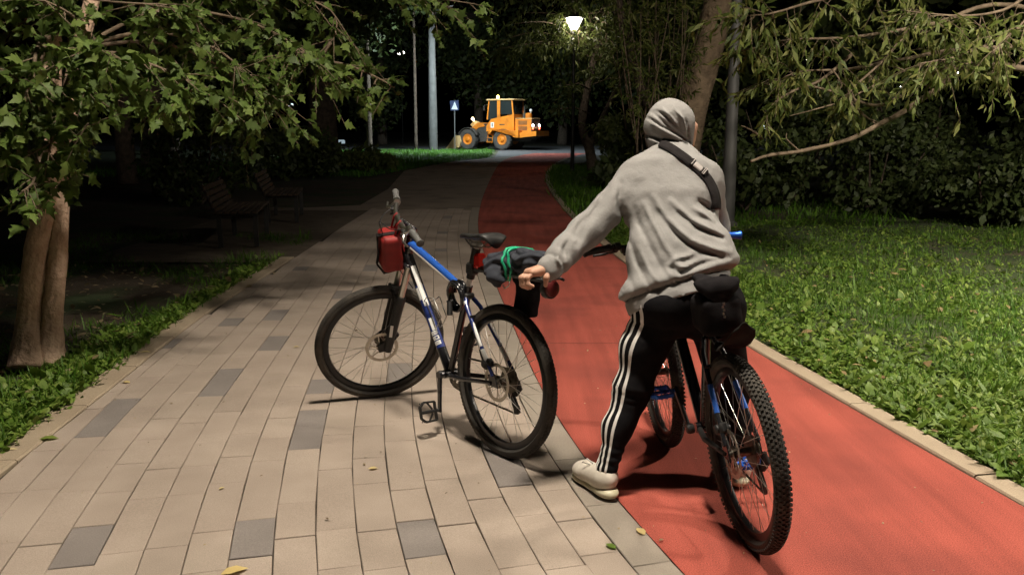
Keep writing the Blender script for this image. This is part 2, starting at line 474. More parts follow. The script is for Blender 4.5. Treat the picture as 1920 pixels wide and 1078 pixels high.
# road beyond
MB().add([(-120, 61, -.02), (120, 61, -.02), (120, 74, -.02), (-120, 74, -.02)], [(0, 1, 2, 3)]).build('road', M['asphalt'], kind='structure')
sheet('road', lambda y: np.interp(y, [41, 46, 50, 61.2], [-2.3, -.9, -.9, -.9]), lambda y: np.interp(y, [41, 46, 50, 61.2], [2.2, 3.2, 5.5, 16]), np.linspace(41, 60.99, 30), -.010, M['asphalt'], nx=4)

# pavers: rows that follow the edge of the red track
sy = np.linspace(.4, 17.0, 1200); sx = xRL(sy)
seg = np.hypot(np.diff(sx), np.diff(sy)); S = np.concatenate([[0], np.cumsum(seg)])
def cpt(s, off):
    y = np.interp(s, S, sy); x = np.interp(s, S, sx)
    y2 = np.interp(s + .15, S, sy) - np.interp(s - .15, S, sy); x2 = np.interp(s + .15, S, sx) - np.interp(s - .15, S, sx)
    L = math.hypot(x2, y2) + 1e-9; t = (x2 / L, y2 / L)
    return np.array([x - t[1] * off, y + t[0] * off])
DARK = [(172, 995), (497, 1032), (758, 1040), (565, 785), (592, 712), (403, 704), (247, 758), (915, 865), (440, 606), (528, 583), (640, 545), (735, 690), (560, 500), (700, 505), (330, 640), (820, 470)]
DARKG = [gnd(*p)[:2] for p in DARK]
ROWW, BORD = .1515, .150
def inpoly(p, q):
    c = False
    for i in range(len(q)):
        a, b = q[i], q[i - 1]
        if (a[1] > p[1]) != (b[1] > p[1]) and p[0] < (b[0] - a[0]) * (p[1] - a[1]) / (b[1] - a[1]) + a[0]: c = not c
    return c
def paver_mesh(poly, z, gap=.0019, bev=.0028, depth=.03, tilt=(0, 0)):
    poly = np.array(poly); c = poly.mean(0)
    def inset(d):
        out = []
        for p in poly:
            v = p - c; out.append(c + v - np.sign(v) * d)
        return np.array(out)
    o, i = inset(gap), inset(gap + bev)
    def zz(p, dz): return z + dz + (p[0] - c[0]) * tilt[0] + (p[1] - c[1]) * tilt[1]
    V = [(p[0], p[1], zz(p, 0)) for p in i] + [(p[0], p[1], zz(p, -bev)) for p in o] + [(p[0], p[1], z - depth) for p in o]
    n = len(poly)
    F = [tuple(range(n))]
    for k in range(n):
        j = (k + 1) % n
        F.append((k, n + k, n + j, j)); F.append((n + k, 2 * n + k, 2 * n + j, n + j))
    return V, F
pieces = []
rr = random.Random(5)
def left_limit(y): return float(xKL(y))
for row in range(32):
    o0 = BORD + row * ROWW; o1 = o0 + ROWW
    s = rr.random() * .35
    while s < S[-1] - .6:
        L = rr.choice([.28, .28, .28, .42, .42, .56]) * 1.0
        if rr.random() < .0: L *= .5
        q = [cpt(s, o1), cpt(s, o0), cpt(s + L, o0), cpt(s + L, o1)]
        s += L
        if q[0][1] > 16.2 or q[1][1] < .6: continue
        lim = [left_limit(p[1]) for p in q]
        if q[1][0] < lim[1] + .03 or q[2][0] < lim[2] + .03: continue
        for k in (0, 3): q[k][0] = max(q[k][0], lim[k])
        cc = sum(q) / 4
        dark = any(inpoly(d, q) for d in DARKG) or (cc[1] > 5.5 and rr.random() < .02)
        pieces.append((q, dark, cc))
def in_view(c, m=60):
    d = np.array([c[0], c[1], -CAM_H]); zc = d[1] * _cp - d[2] * _sp * -1 if False else d[1] * _cp + (-d[2]) * _sp
    if zc < .3: return False
    u = 960 + FPX * d[0] / zc; v = 539 - FPX * (d[1] * _sp + d[2] * _cp) / zc
    return -m < u < 1920 + m and v < 1078 + 2 * m
vis = sorted([p for p in pieces if in_view(p[2])], key=lambda p: p[2][1])
near = vis[:300]; nid = {id(p) for p in near}
for p in near:
    q, dark, cc = p
    V, F = paver_mesh(q, rr.uniform(-.0015, .0015), tilt=(rr.uniform(-.006, .006), rr.uniform(-.006, .006)))
    me = bpy.data.meshes.new('paver'); me.from_pydata(V, [], F)
    link('paver', me, M['paver_dark'] if dark else rr.choice([M['paver'], M['paver'], M['paver_b']]), pav)
for mname, sel in (('paver', lambda d: not d), ('paver_dark', lambda d: d)):
    mb = MB()
    for p in pieces:
        if id(p) in nid or not sel(p[1]): continue
        V, F = paver_mesh(p[0], rr.uniform(-.0015, .0015)); mb.add(V, F)
    mb.build('distant_pavers', M[mname], pav, kind='stuff', fix=False)
# grey border slabs between pavers and red track
s = .12; mbfar = MB()
while s < S[-1] - .6:
    L = .50
    q = [cpt(s, BORD), cpt(s, 0), cpt(s + L, 0), cpt(s + L, BORD)]; s += L
    V, F = paver_mesh(q, .001, gap=.002, tilt=(rr.uniform(-.004, .004), 0))
    me = bpy.data.meshes.new('border_slab'); me.from_pydata(V, [], F); link('border_slab', me, M['border'], pav)
# kerbs, stone by stone
def kerb_run(name, fn, w, ya, yb, L, z, label):
    root = empty(name, (float(fn(ya)), ya, 0), label, 'kerb')
    y = ya
    while y < yb:
        y2 = y + L * (1 if y < 20 else 2)
        a, b = float(fn(y)), float(fn(y2)); n = 4
        q = [np.array([float(fn(y + (y2 - y) * t / n)), y + (y2 - y) * t / n]) for t in range(n + 1)]
        dx, dy = b - a, y2 - y; l = math.hypot(dx, dy); nrm = np.array([dy / l, -dx / l]) * w
        V = []; zt = z + rr.uniform(-.002, .002)
        for k, p in enumerate(q):
            e = .004 if k == 0 else (-.004 if k == n else 0)
            for (t, zz) in ((0.0, -.12), (0.0, zt - .008), (.06, zt), (.94, zt), (1.0, zt - .008), (1.0, -.12)):
                V.append((p[0] + nrm[0] * t - root.location.x, p[1] + nrm[1] * t + e - root.location.y, zz))
        F = [(k * 6 + i, k * 6 + i + 1, k * 6 + 7 + i, k * 6 + 6 + i) for k in range(n) for i in range(5)]
        F += [tuple(range(6)), tuple(n * 6 + i for i in range(6))[::-1]]
        MB().add(V, F).build('kerb_stone', M['kerb'], root)
        y = y2
    return root
kerb_run('concrete_kerb', xRR, .125, .6, 44, 1.0, .014, 'pale flush concrete kerb along the grass side of the red track')
kerb_run('concrete_kerb', lambda y: xKL(y) - .005, -.165, .6, 9.8, .8, .006, 'tan flush concrete kerb between the tan paving and the left verge')

# ------------------------------------------------------------------ ground cover
def scatter_leaves(name, n, sampler, mat_, size, wfac, up, shape, label, cat, z=-.01, tuft=1, spread=.03):
    P = []
    while len(P) < n:
        p = sampler()
        if p is None: continue
        for _ in range(tuft):
            P.append((p[0] + RNG.normal(0, spread), p[1] + RNG.normal(0, spread)))
    P = np.array(P[:n]); n = len(P)
    ang = RNG.random(n) * 2 * np.pi
    el = RNG.normal(up, .3, n).clip(.05, 1.5)
    D = np.stack([np.cos(ang) * np.cos(el), np.sin(ang) * np.cos(el), np.sin(el)], 1)
    N = np.stack([-np.cos(ang) * np.sin(el), -np.sin(ang) * np.sin(el), np.cos(el)], 1) + RNG.normal(0, .25, (n, 3))
    L = size * RNG.lognormal(0, .36, n)
    P3 = np.concatenate([P, np.full((n, 1), z)], 1)
    lift = RNG.random(n) * size * .9 if shape is not LEAF_BLADE else np.zeros(n)
    P3[:, 2] += lift
    o = leaves(name, P3, D, N, L, L * wfac, mat_, None, shape, kind='stuff')
    return tag(o, label, cat)
def right_lawn():
    y = 2.9 + 11.5 * RNG.random() ** 1.5
    x0 = float(xRR(y)) + .18
    x = x0 + (RNG.random() ** 1.15) * (min(.62 * y + .6, 8.5) - x0 + .4)
    return (x, y)
def patch(p, f, ph): return math.sin(p[0] * f + ph) + math.sin(p[1] * f * .9 + ph * 2) + .6 * math.sin((p[0] + p[1]) * f * 1.7)
def weeds_near():
    p = right_lawn()
    d = p[0] - float(xRR(p[1]))
    if patch(p, 1.8, .4) < -.9 and RNG.random() < .8: return None
    if p[1] > 5.5 and RNG.random() > .55: return None
    return p
def grass_near():
    p = right_lawn()
    if patch(p, 1.5, 2.0) < -.6 and RNG.random() < .7: return None
    return p
scatter_leaves('weed_leaves', 46000, weeds_near, M['weed'], .031, .62, .55, LEAF_OVAL, 'low broad-leaved weeds covering the lawn right of the red track', 'weeds', tuft=5, spread=.035)
scatter_leaves('weed_leaves', 22000, lambda: (lambda p: p if p[0] - float(xRR(p[1])) < .18 + 1.4 * RNG.random() ** 2 else None)(right_lawn()), M['weed'], .037, .66, .5, LEAF_OVAL, 'bigger bright weed leaves along the right kerb', 'weeds', tuft=5, spread=.03)
scatter_leaves('weed_leaves', 9000, weeds_near, M['weed'], .052, .22, .7, LEAF_SLIM, 'long narrow dandelion leaves among the weeds of the right lawn', 'weeds', tuft=7, spread=.02)
scatter_leaves('grass_blades', 70000, grass_near, M['grass'], .06, .06, 1.0, LEAF_BLADE, 'fine green grass of the lawn right of the red track', 'grass', tuft=6, spread=.03)
def left_verge():
    y = 3.3 + 7.2 * RNG.random() ** 1.4
    x0 = float(xKL(y)) - .17
    w = .95 if y < 5.0 else (.4 if y < 6.5 else .22)
    x = x0 - w * RNG.random() ** 1.5
    if y > 4.9 and RNG.random() < .45 + .1 * (y - 5): return None
    return (x, y)
scatter_leaves('weed_leaves', 13000, left_verge, M['weed'], .036, .62, .6, LEAF_OVAL, 'green weed leaves along the left kerb below the twin-trunk tree', 'weeds', tuft=5, spread=.03)
scatter_leaves('grass_blades', 8000, left_verge, M['grass'], .06, .07, 1.0, LEAF_BLADE, 'grass blades along the left kerb below the twin-trunk tree', 'grass', tuft=6, spread=.03)
def left_soil():
    y = 4.5 + 8 * RNG.random(); x = -2.6 - 3.4 * RNG.random()
    if x > float(xKL(y)) - .2 or patch((x, y), 2.2, 1.0) < .1: return None
    return (x, y)
scatter_leaves('grass_blades', 9000, left_soil, M['grass'], .07, .07, .8, LEAF_BLADE, 'thin grass tufts on the dark soil left of the paving', 'grass', tuft=8, spread=.06)
scatter_leaves('dead_leaves', 500, lambda: (-2.6 - 2.5 * RNG.random(), 4.6 + 5 * RNG.random()), leafmat('dead_leaf', [(.12, .08, .04), (.26, .19, .10), (.32, .26, .16)]), .055, .55, .15, LEAF_OVAL, 'scattered dead leaves on the soil round the twin-trunk tree', 'leaves', tuft=1, spread=.1)
scatter_leaves('dead_leaves', 350, lambda: right_lawn(), leafmat('dead_leaf_pale', [(.22, .15, .07), (.36, .28, .13)]), .045, .5, .3, LEAF_OVAL, 'scattered dead leaves among the weeds of the right lawn', 'leaves', tuft=1, spread=.05, z=.02)
scatter_leaves('leaf_crumbs', 420, lambda: (lambda y: (float(xKL(y)) + (float(xRR(y)) - float(xKL(y))) * RNG.random() ** .9, y))(2.6 + 7 * RNG.random()), leafmat('crumb', [(.10, .07, .04), (.22, .16, .09), (.45, .36, .2)]), .011, .6, .12, LEAF_OVAL, 'tiny dry leaf crumbs scattered over the path', 'litter', tuft=1, spread=.02, z=.003)
def far_lawn():
    y = 27.5 + 33 * RNG.random()
    xr = float(np.interp(y, [27, 31, 40, 45, 61], [-4.6, -3.95, -2.75, -1.2, -1.2]))
    return (xr - 11 * RNG.random(), y)
scatter_leaves('grass_blades', 32000, far_lawn, M['grass_far'], .11, .16, .9, LEAF_BLADE, 'short green grass of the far lawn in front of the loader', 'grass', tuft=5, spread=.12)
def far_verge():
    y = 13.5 + 22 * RNG.random(); x = float(xRR(y)) + .15 + 5.5 * RNG.random() ** 1.3
    return (x, y)
scatter_leaves('grass_blades', 22000, far_verge, M['grass'], .11, .12, .9, LEAF_BLADE, 'dim grass beside the curve of the red track below the lit lamp', 'grass', tuft=5, spread=.1)

# single fallen leaves on the path
for (px, py, sz, rot, lab) in [
    (20, 845, .06, .3, 'pale yellow fallen leaf on the left kerb at the picture edge'),
    (272, 662, .08, .1, 'slim yellow fallen leaf on the left kerb'),
    (416, 917, .028, 1.0, 'small orange fallen leaf in a paving joint'),
    (440, 1073, .09, .5, 'large yellow fallen leaf at the bottom edge of the paving'),
    (1201, 998, .06, 1.9, 'pale fallen leaf on the red track near the cyclist\'s white shoe'),
    (236, 718, .06, 2.8, 'thin pale dry leaf lying beside the left dark paver'),
    (700, 880, .045, .2, 'dry curled leaf in the joint left of the standing bicycle'),
    (556, 652, .05, .1, 'tiny white leaf left of the bicycle front wheel'),
    (1145, 1026, .05, 2.3, 'green sprig in the joint of the grey border'),
    (92, 824, .09, .1, 'green torn leaf on the paving beside the left kerb')]:
    g_ = gnd(px, py); a = rot
    green = 'green' in lab
    o = leaves('fallen_leaf', np.array([[g_[0] - math.cos(a) * sz / 2, g_[1] - math.sin(a) * sz / 2, .006]]), np.array([[math.cos(a), math.sin(a), .12]]), np.array([[0, 0, 1.0]]), np.array([sz]), np.array([sz * .62]), M['weed'] if green else M['fallen'], None, LEAF_OVAL)
    tag(o, lab, 'leaf', 'leaves fallen on the path')

# ------------------------------------------------------------------ bicycles (local: x forward, y left, z up, origin under the rear axle)
def axis_rot(u, a):
    u = np.asarray(u, float) / np.linalg.norm(u)
    K = np.array([[0, -u[2], u[1]], [u[2], 0, -u[0]], [-u[1], u[0], 0]])
    return np.eye(3) + math.sin(a) * K + (1 - math.cos(a)) * K @ K
def arc(p0, p1, bulge, n=10):
    p0, p1, b = np.asarray(p0, float), np.asarray(p1, float), np.asarray(bulge, float)
    return [p0 + (p1 - p0) * t + b * 4 * t * (1 - t) for t in np.linspace(0, 1, n)]

def make_wheel(root, c, r, xf, knobs=False, rear=False, rim_mat=None, seed=0):
    c = np.asarray(c, float); ax = (0, 1, 0); tw = .027 if knobs else .025
    rim = MB(xf).ring(c, ax, r - .062, [(-.010, -.012), (.016, -.013), (.020, -.010), (.016, 0), (.020, .010), (.016, .013), (-.010, .012), (-.014, 0)], 72)
    w = rim.build('wheel', rim_mat or M['rim'], root, angle=40)
    ty = MB(xf); m = 14
    prof = []
    for i in range(m):
        t = 2 * math.pi * i / m
        a, b = math.cos(t), math.sin(t)
        prof.append((a * (tw + (.001 if a > 0 else -.003)), b * tw * (1.0 if a > -.6 else .6)))
    ty.ring(c, ax, r - tw - .003, prof, 96)
    # tread blocks
    nk = 112 if knobs else 120
    rng_ = random.Random(seed)
    rows = [(-62, .8), (-34, 1), (-11, 1), (11, 1), (34, 1), (62, .8)] if knobs else [(-40, .8), (-14, 1), (14, 1), (40, .8)]
    for k in range(nk):
        for j, (deg, sc) in enumerate(rows):
            th = 2 * math.pi * (k + .5 * (j % 2)) / nk; e = np.array([math.cos(th), 0, math.sin(th)]); tg = np.array([-math.sin(th), 0, math.cos(th)])
            a = R(deg); nrm = e * math.cos(a) + np.array([0, 1, 0]) * math.sin(a); lat = np.cross(tg, nrm)
            hgt = .0055 if knobs else .0022
            p = c + e * (r - tw - .003) + nrm * (tw + .0005)
            sz = (.0095 if knobs else .012, .0085 * sc if knobs else .0095, hgt * 2)
            ty.box(p, sz, np.array([tg, lat, nrm]).T)
    tyre = ty.build('tyre', M['black_rubber'], w, angle=50, fix=False)
    hub = MB(xf)
    hub.lathe([(.008, -.058), (.012, -.055), (.012, -.04), (.029, -.036), (.029, -.031), (.016, -.026), (.016, .026), (.029, .031), (.029, .036), (.012, .04), (.012, .055), (.008, .058)], c, ax, 16)
    hub.build('hub', M['steel_dark'], w, angle=30)
    sp = MB(xf)
    for k in range(32):
        side = 1 if k % 2 else -1
        th = 2 * math.pi * k / 32; off = R(48) * (1 if (k // 2) % 2 else -1)
        a = c + np.array([.027 * math.cos(th + off), .033 * side, .027 * math.sin(th + off)])
        b = c + np.array([(r - .074) * math.cos(th), .003 * side, (r - .074) * math.sin(th)])
        sp.tube([a, b], .0012, 5, caps=False)
    sp.build('spokes', M['steel'], w, kind='stuff', fix=False)
    # disc rotor on the left
    ro = MB(xf); rc = c + np.array([0, .044, 0])
    ro.ring(rc, ax, .082, [(-.009, -.001), (.008, -.001), (.008, .001), (-.009, .001)], 48)
    for k in range(6):
        th = 2 * math.pi * k / 6
        a = rc + .018 * np.array([math.cos(th), 0, math.sin(th)]); b = rc + .076 * np.array([math.cos(th + .45), 0, math.sin(th + .45)])
        ro.bar(a, b, .002, .007, up=(math.sin(th), 0, -math.cos(th)))
    ro.lathe([(.02, -.002), (.02, .002)], rc, ax, 16)
    ro.build('disc_rotor', M['rotor'], w)
    ref = MB(xf); th = R(150 if not rear else 60)
    e = np.array([math.cos(th), 0, math.sin(th)]); tg = np.array([-math.sin(th), 0, math.cos(th)])
    return w

def pedal_mesh(xf, c, along, fwd, mat_, root):
    """flat cage pedal: axle along `along`, platform direction `fwd`"""
    al = np.asarray(along, float); al /= np.linalg.norm(al); fw = np.asarray(fwd, float); fw = fw - al * (fw @ al); fw /= np.linalg.norm(fw); up = np.cross(al, fw)
    c = np.asarray(c, float); mb = MB(xf)
    P = lambda a, f, u=0: c + al * a + fw * f + up * u
    mb.tube([P(-.015, 0), P(.095, 0)], .008, 10)
    mb.bar(P(.012, -.045), P(.012, .045), .010, .018, up=up, bev=.002)
    mb.bar(P(.098, -.030), P(.098, .030), .010, .018, up=up, bev=.002)
    for s_ in (-1, 1):
        mb.bar(P(.012, .045 * s_), P(.075, .048 * s_), .010, .018, up=up, bev=.002)
        mb.bar(P(.075, .048 * s_), P(.098, .028 * s_), .010, .018, up=up, bev=.002)
        mb.bar(P(.03, .010 * s_), P(.055, .046 * s_), .006, .010, up=up)
        for q in (.018, .04, .062, .09):
            for uu in (-1, 1): mb.box(P(q, .045 * s_, .011 * uu), (.004, .004, .006))
    return mb.build('pedal', mat_, root)

def make_bike(name, P, q, style, label):
    x, y, psi, lean, steer, pit = P
    r, wb = q['r'], q['wb']
    ra = np.array([0, 0, r])
    root = empty(name, (0, 0, 0), label, 'bicycle', 'bicycles on the path')
    mw = Matrix.Translation((x, y, 0)) @ Matrix.Rotation(psi, 4, 'Z') @ Matrix.Rotation(-lean, 4, 'X') @ Matrix.Translation(Vector(ra)) @ Matrix.Rotation(pit, 4, 'Y') @ Matrix.Translation(-Vector(ra))
    root.matrix_world = mw
    ha = R(69.5); u = np.array([-math.cos(ha), 0, math.sin(ha)]); n = np.array([math.sin(ha), 0, math.cos(ha)])
    fa = np.array([wb, 0, r]); hb = fa + u * q['fork'] - n * .045; ht = hb + u * .125
    st = ht + u * .045; bar = st + n * .085 + u * q.get('rise', .03)
    BB = np.array([.435, 0, r - .055]); sa = R(73); sd = np.array([-math.cos(sa), 0, math.sin(sa)])
    stop = BB + sd * .46; sad = BB + sd * q['sad']
    Sm = axis_rot(u, steer)
    xs = lambda V: hb + (np.asarray(V) - hb) @ Sm.T
    one = (style == 1)
    # ---- frame
    fr = MB()
    fr.tube([BB, stop + sd * .01], [.0175, .0165], 14)
    fr.tube([BB + (0, -.036, 0), BB + (0, .036, 0)], .022, 16)
    fr.tube([stop - sd * .012, stop + sd * .02], .021, 14)
    frame = fr.build('frame', M['black_gloss'], root, angle=40)
    MB().tube([hb - u * .005, hb + u * .02, ht - u * .02, ht + u * .005], [.026, .024, .024, .026], 16).build('head_tube', M['black_gloss'], frame, angle=40)
    tt0, tt1 = ht - u * .03, stop - sd * .015
    dt0, dt1 = hb + u * .03, BB
    L_ = lambda a, b, t: a + (b - a) * t
    if one:
        MB().tube([tt0, L_(tt0, tt1, .35), L_(tt0, tt1, .7), tt1], [.0225, .021, .019, .017], 16).build('top_tube', M['blue_paint'], frame, angle=50)
        for s_ in (1, -1):
            wl = MB(); a, b = tt0, tt1
            k = 7
            for i in range(k):
                pass
            wl.tube([L_(a, b, .06) + (0, s_ * .0125, -.010), L_(a, b, .5) + (0, s_ * .011, -.010), L_(a, b, .9) + (0, s_ * .0085, -.008)], [.011, .0105, .009], 10)
            wl.build('white_stripe', M['white_paint'], frame, angle=50)
        MB().tube([L_(tt0, tt1, .04) + (0, 0, -.012), L_(tt0, tt1, .92) + (0, 0, -.010)], [.014, .011], 10).build('lower_stripe', M['black_gloss'], frame, angle=50)
        MB().tube([dt0, L_(dt0, dt1, .28)], [.0245, .0245], 16).build('down_tube', M['black_gloss'], frame, angle=50)
        MB().tube([L_(dt0, dt1, .28), L_(dt0, dt1, .80)], [.0245, .0245], 16).build('down_tube', M['blue_navy'], frame, angle=50)
        MB().tube([L_(dt0, dt1, .80), dt1], [.0246, .0246], 16).build('down_tube', M['black_gloss'], frame, angle=50)
        # white lettering panels on the left and upper faces
        dd = (dt1 - dt0) / np.linalg.norm(dt1 - dt0); up_ = np.cross((0, 1, 0), dd); up_ = up_ if up_[2] > 0 else -up_
        for (t0, t1, a0, a1) in ((.12, .46, 35, 95), (.30, .40, -10, 30), (.56, .66, 25, 80)):
            V = []; k = 5
            for i in range(2):
                t = (t0, t1)[i]
                for j in range(k):
                    a = R(a0 + (a1 - a0) * j / (k - 1)); V.append(L_(dt0, dt1, t) + (np.array([0, 1, 0]) * math.cos(a) + up_ * math.sin(a)) * .0252)
            MB().add(V, [(j, j + 1, k + j + 1, k + j) for j in range(k - 1)]).build('white_panel', M['white_paint'], frame, smooth=True)
        for gi, t in enumerate((.665, .705, .745)):   # block letters, each a frame of bars
            V = []
            def pt(tt, a): return L_(dt0, dt1, tt) + (np.array([0, 1, 0]) * math.cos(R(a)) + up_ * math.sin(R(a))) * .0258
            mb = MB()
            for (ta, tb, aa, ab) in ((0, .030, -5, 12), (0, .030, 58, 75), (0, .008, 12, 58), (.022, .030, 12, 58), (.011, .018, 12, 58 if gi != 1 else 35)):
                V = [pt(t + ta, aa), pt(t + tb, aa), pt(t + tb, (aa + ab) / 2), pt(t + ta, (aa + ab) / 2), pt(t + tb, ab), pt(t + ta, ab)]
                mb.add(V, [(0, 1, 2, 3), (3, 2, 4, 5)])
            mb.build('letter', M['white_paint'], frame)
    else:
        MB().tube([tt0, tt1], [.021, .017], 14).build('top_tube', M['black_gloss'], frame, angle=50)
        MB().tube([dt0, dt1], [.025, .025], 14).build('down_tube', M['black_gloss'], frame, angle=50)
    drop = ra
    for s_ in (1, -1):
        a = BB + (-.03, s_ * .028, .0); b = drop + (.02, s_ * .062, -.004)
        MB().tube([a, L_(a, b, .35) + (0, s_ * .014, -.004), L_(a, b, .7) + (0, s_ * .008, 0), b], [.0125, .0115, .0105, .009], 12).build('chain_stay', M['black_gloss'] if one else M['black_plastic'], frame, angle=50)
        a = stop - sd * .03 + (-.01, s_ * .016, 0); b = drop + (.008, s_ * .062, .03); mid = L_(a, b, .42) + (0, s_ * .012, 0)
        MB().tube([a, L_(a, b, .15) + (-.004, s_ * .016, 0), mid, b], [.0105, .0105, .010, .009], 12).build('seat_stay', M['blue_navy'] if one else M['black_gloss'], frame, angle=50)
        if not one:
            MB().tube([L_(mid, b, .05), L_(mid, b, .5)], [.0112, .0108], 12).build('blue_band', M['blue_paint'], frame, angle=50)
        if one:
            MB().tube([L_(mid, b, .45), L_(mid, b, .75)], [.0112, .0108], 12).build('white_band', M['white_paint'], frame, angle=50)
            MB().tube([L_(a, mid, .2) + (0, s_ * .012, .0035), L_(mid, b, .4) + (0, s_ * .003, .004)], [.0085, .0085], 10).build('white_stripe', M['white_paint'], frame, angle=50)
        MB().prism([(-.03, r - .02), (.045, r - .018), (.03, r + .05), (.0, r + .04)], s_ * .060 - .003, s_ * .060 + .003).build('dropout', M['black_gloss'], frame)
    MB().tube([L_(stop, drop, .3) + (0, -.05, .0), L_(stop, drop, .3) + (0, .05, .0)], .008, 10).build('brake_bridge', M['black_gloss'], frame)
    # ---- fork, steerer, cockpit
    fk = MB(xs); crown = hb - u * .012 + n * .0
    fk.bar(crown + (0, -.075, 0) - u * .01, crown + (0, .075, 0) - u * .01, .045, .038, up=u, bev=.01)
    fk.tube([crown, ht + u * .05], .015, 12)
    fork = fk.build('fork', M['black_gloss'], root, angle=40)
    for s_ in (1, -1):
        top = crown + (0, s_ * .066, 0); ax_ = fa + (0, s_ * .062, 0) + u * .0 + n * -.03
        mid = L_(top, ax_, .36)
        MB(xs).tube([top, L_(top, ax_, .5)], .0175, 14).build('stanchion', M['steel'] if one else M['steel_dark'], fork, angle=50)
        MB(xs).tube([mid - u * -.004, mid, L_(top, ax_, .45), L_(top, ax_, .9), ax_ - u * .01], [.0255, .0275, .0275, .025, .021], 14).build('fork_leg', M['black_gloss'] if not one else M['black_plastic'], fork, angle=50)
        MB(xs).prism([(wb - .05, r - .018), (wb + .02, r - .02), (wb + .022, r + .02), (wb - .035, r + .05)], s_ * .058 - .004, s_ * .058 + .004).build('dropout', M['black_plastic'], fork)
        if one:
            MB(xs).prism([(wb - .062, r + .075), (wb - .046, r + .082), (wb - .066, r + .15), (wb - .081, r + .143)], s_ * .0895, s_ * .0905).build('white_decal', M['white_paint'], fork)
    arch = [L_(crown + (0, s_ * .066, 0), fa + (0, s_ * .062, 0) - n * .03, .42) + n * .02 for s_ in (1, -1)]
    MB(xs).tube([arch[0], arch[0] + u * .045 + (0, -.02, 0) + n * .02, arch[1] + u * .045 + (0, .02, 0) + n * .02, arch[1]], .012, 10).build('fork_brace', M['black_plastic'], fork, angle=50)
    stm = MB(xs); stm.tube([ht + u * .01, ht + u * .055], .0205, 14); stm.tube([st, L_(st, bar, .6), bar], [.017, .016, .019], 14)
    stm.build('stem', M['black_gloss'], root, angle=50)
    hw = q['bw'] / 2
    bp = [bar + (-.045, -hw, .012), bar + (-.03, -hw * .6, .022), bar + (-.004, -.11, .002), bar + (0, -.04, 0), bar + (0, .04, 0), bar + (-.004, .11, .002), bar + (-.03, hw * .6, .022), bar + (-.045, hw, .012)]
    hbar = MB(xs).tube(bp, [.0112, .0112, .0125, .0155, .0155, .0125, .0112, .0112], 12).build('handlebar', M['steel'] if one else M['black_gloss'], root, angle=60)
    for s_ in (1, -1):
        e = bp[-1] if s_ > 0 else bp[0]; i_ = bp[-2] if s_ > 0 else bp[1]
        d = (e - i_) / np.linalg.norm(e - i_)
        g0 = e - d * .125; prof = []
        gmb = MB(xs)
        gmb.lathe([(.0165, 0), (.018, .004), (.0185, .012), (.0155, .02), (.0160, .05), (.0150, .09), (.0165, .112), (.019, .118), (.019, .126), (.012, .128)], g0, d, 16)
        gm = M['grip'] if one else (M['blue_anod'] if s_ < 0 else M['black_plastic'])
        gmb.build('grip', gm, hbar, angle=40)
        # brake lever and shifter
        c0 = g0 - d * .03
        lv = MB(xs)
        lv.tube([c0 - d * .012, c0 + d * .012], .0185, 12)
        fwd = np.array([.86, 0, -.5]); p1 = c0 + fwd * .045
        lv.tube([c0 + fwd * .01, p1, p1 + d * .03 + fwd * .012], [.012, .011, .008], 10)
        lv.tube([p1 + d * .015, p1 + d * .05 + fwd * .022, p1 + d * .105 + fwd * .014], [.007, .006, .0055], 8)
        lv.build('brake_lever', M['steel'] if one else M['black_plastic'], hbar, angle=50)
        sh = MB(xs); sc = g0 - d * .065
        sh.box(sc + fwd * .022 + (0, 0, -.015), (.04, .034, .028), bev=.006); sh.box(sc + fwd * .04 + (0, 0, -.028), (.03, .012, .008), bev=.003)
        sh.build('gear_shifter', M['black_plastic'], hbar)
        cab = MB(xs)
        end = (L_(dt0, dt1, .1) + (0, s_ * .028, 0)) if s_ < 0 else (fa + (-.04, .07, .12))
        loop = [sc + fwd * .03, sc + fwd * .10 + (0, -s_ * .05, .03), bar + (.10, -s_ * .02, .0), hb + (.075, s_ * .02, .05), hb + (.05, s_ * .05, -.03), (hb + (-.02, s_ * .045, .02) if s_ < 0 else crown + (-.0, .085, -.12))]
        pts = []
        for i in range(len(loop) - 1):
            for t in np.linspace(0, 1, 6, endpoint=False):
                p_1 = loop[max(i - 1, 0)]; p0_, p1_, p2_ = loop[i], loop[i + 1], loop[min(i + 2, len(loop) - 1)]
                pts.append(.5 * ((2 * p0_) + (-p_1 + p1_) * t + (2 * p_1 - 5 * p0_ + 4 * p1_ - p2_) * t * t + (-p_1 + 3 * p0_ - 3 * p1_ + p2_) * t ** 3))
        pts.append(loop[-1])
        cab.tube(pts, .0026, 6); cab.build('brake_cable', M['black_plastic'], hbar, smooth=True)
    # ---- wheels
    make_wheel(root, ra, r, None, knobs=not one, rear=True, seed=1)
    make_wheel(root, fa, r, xs, knobs=not one, seed=2)
    # calipers
    for (c, xf, sg) in ((ra + (.06, .05, .075), None, 1), (fa + (-.075, .05, .06), xs, 1)):
        cm = MB(xf); cm.box(c, (.055, .034, .042), axis_rot((0, 1, 0), .6), bev=.008); cm.lathe([(.014, -.028), (.018, -.02), (.018, .024), (.012, .03)], c + (.004, 0, 0), (0, 1, 0), 14)
        cm.tube([c + (.02, .01, .01), c + (.05, .012, .06)], .006, 8)
        cm.build('brake_caliper', M['black_plastic'], root, angle=40)
    # ---- drivetrain (right side)
    cassette = MB()
    for i in range(8):
        rr_ = .060 - i * .0045
        cassette.lathe([(rr_, -.0008), (rr_, .0008)], ra + (0, -.026 - i * .0042, 0), (0, 1, 0), 28)
    cassette.build('cassette', M['steel_dark'], root)
    ring = MB(); cl = BB + (0, -.045, 0)
    for i, rr_ in enumerate((.085, .068)):
        ring.ring(cl + (0, i * .006, 0), (0, 1, 0), rr_, [(-.012, -.001), (.004, -.001), (.004, .001), (-.012, .001)], 44)
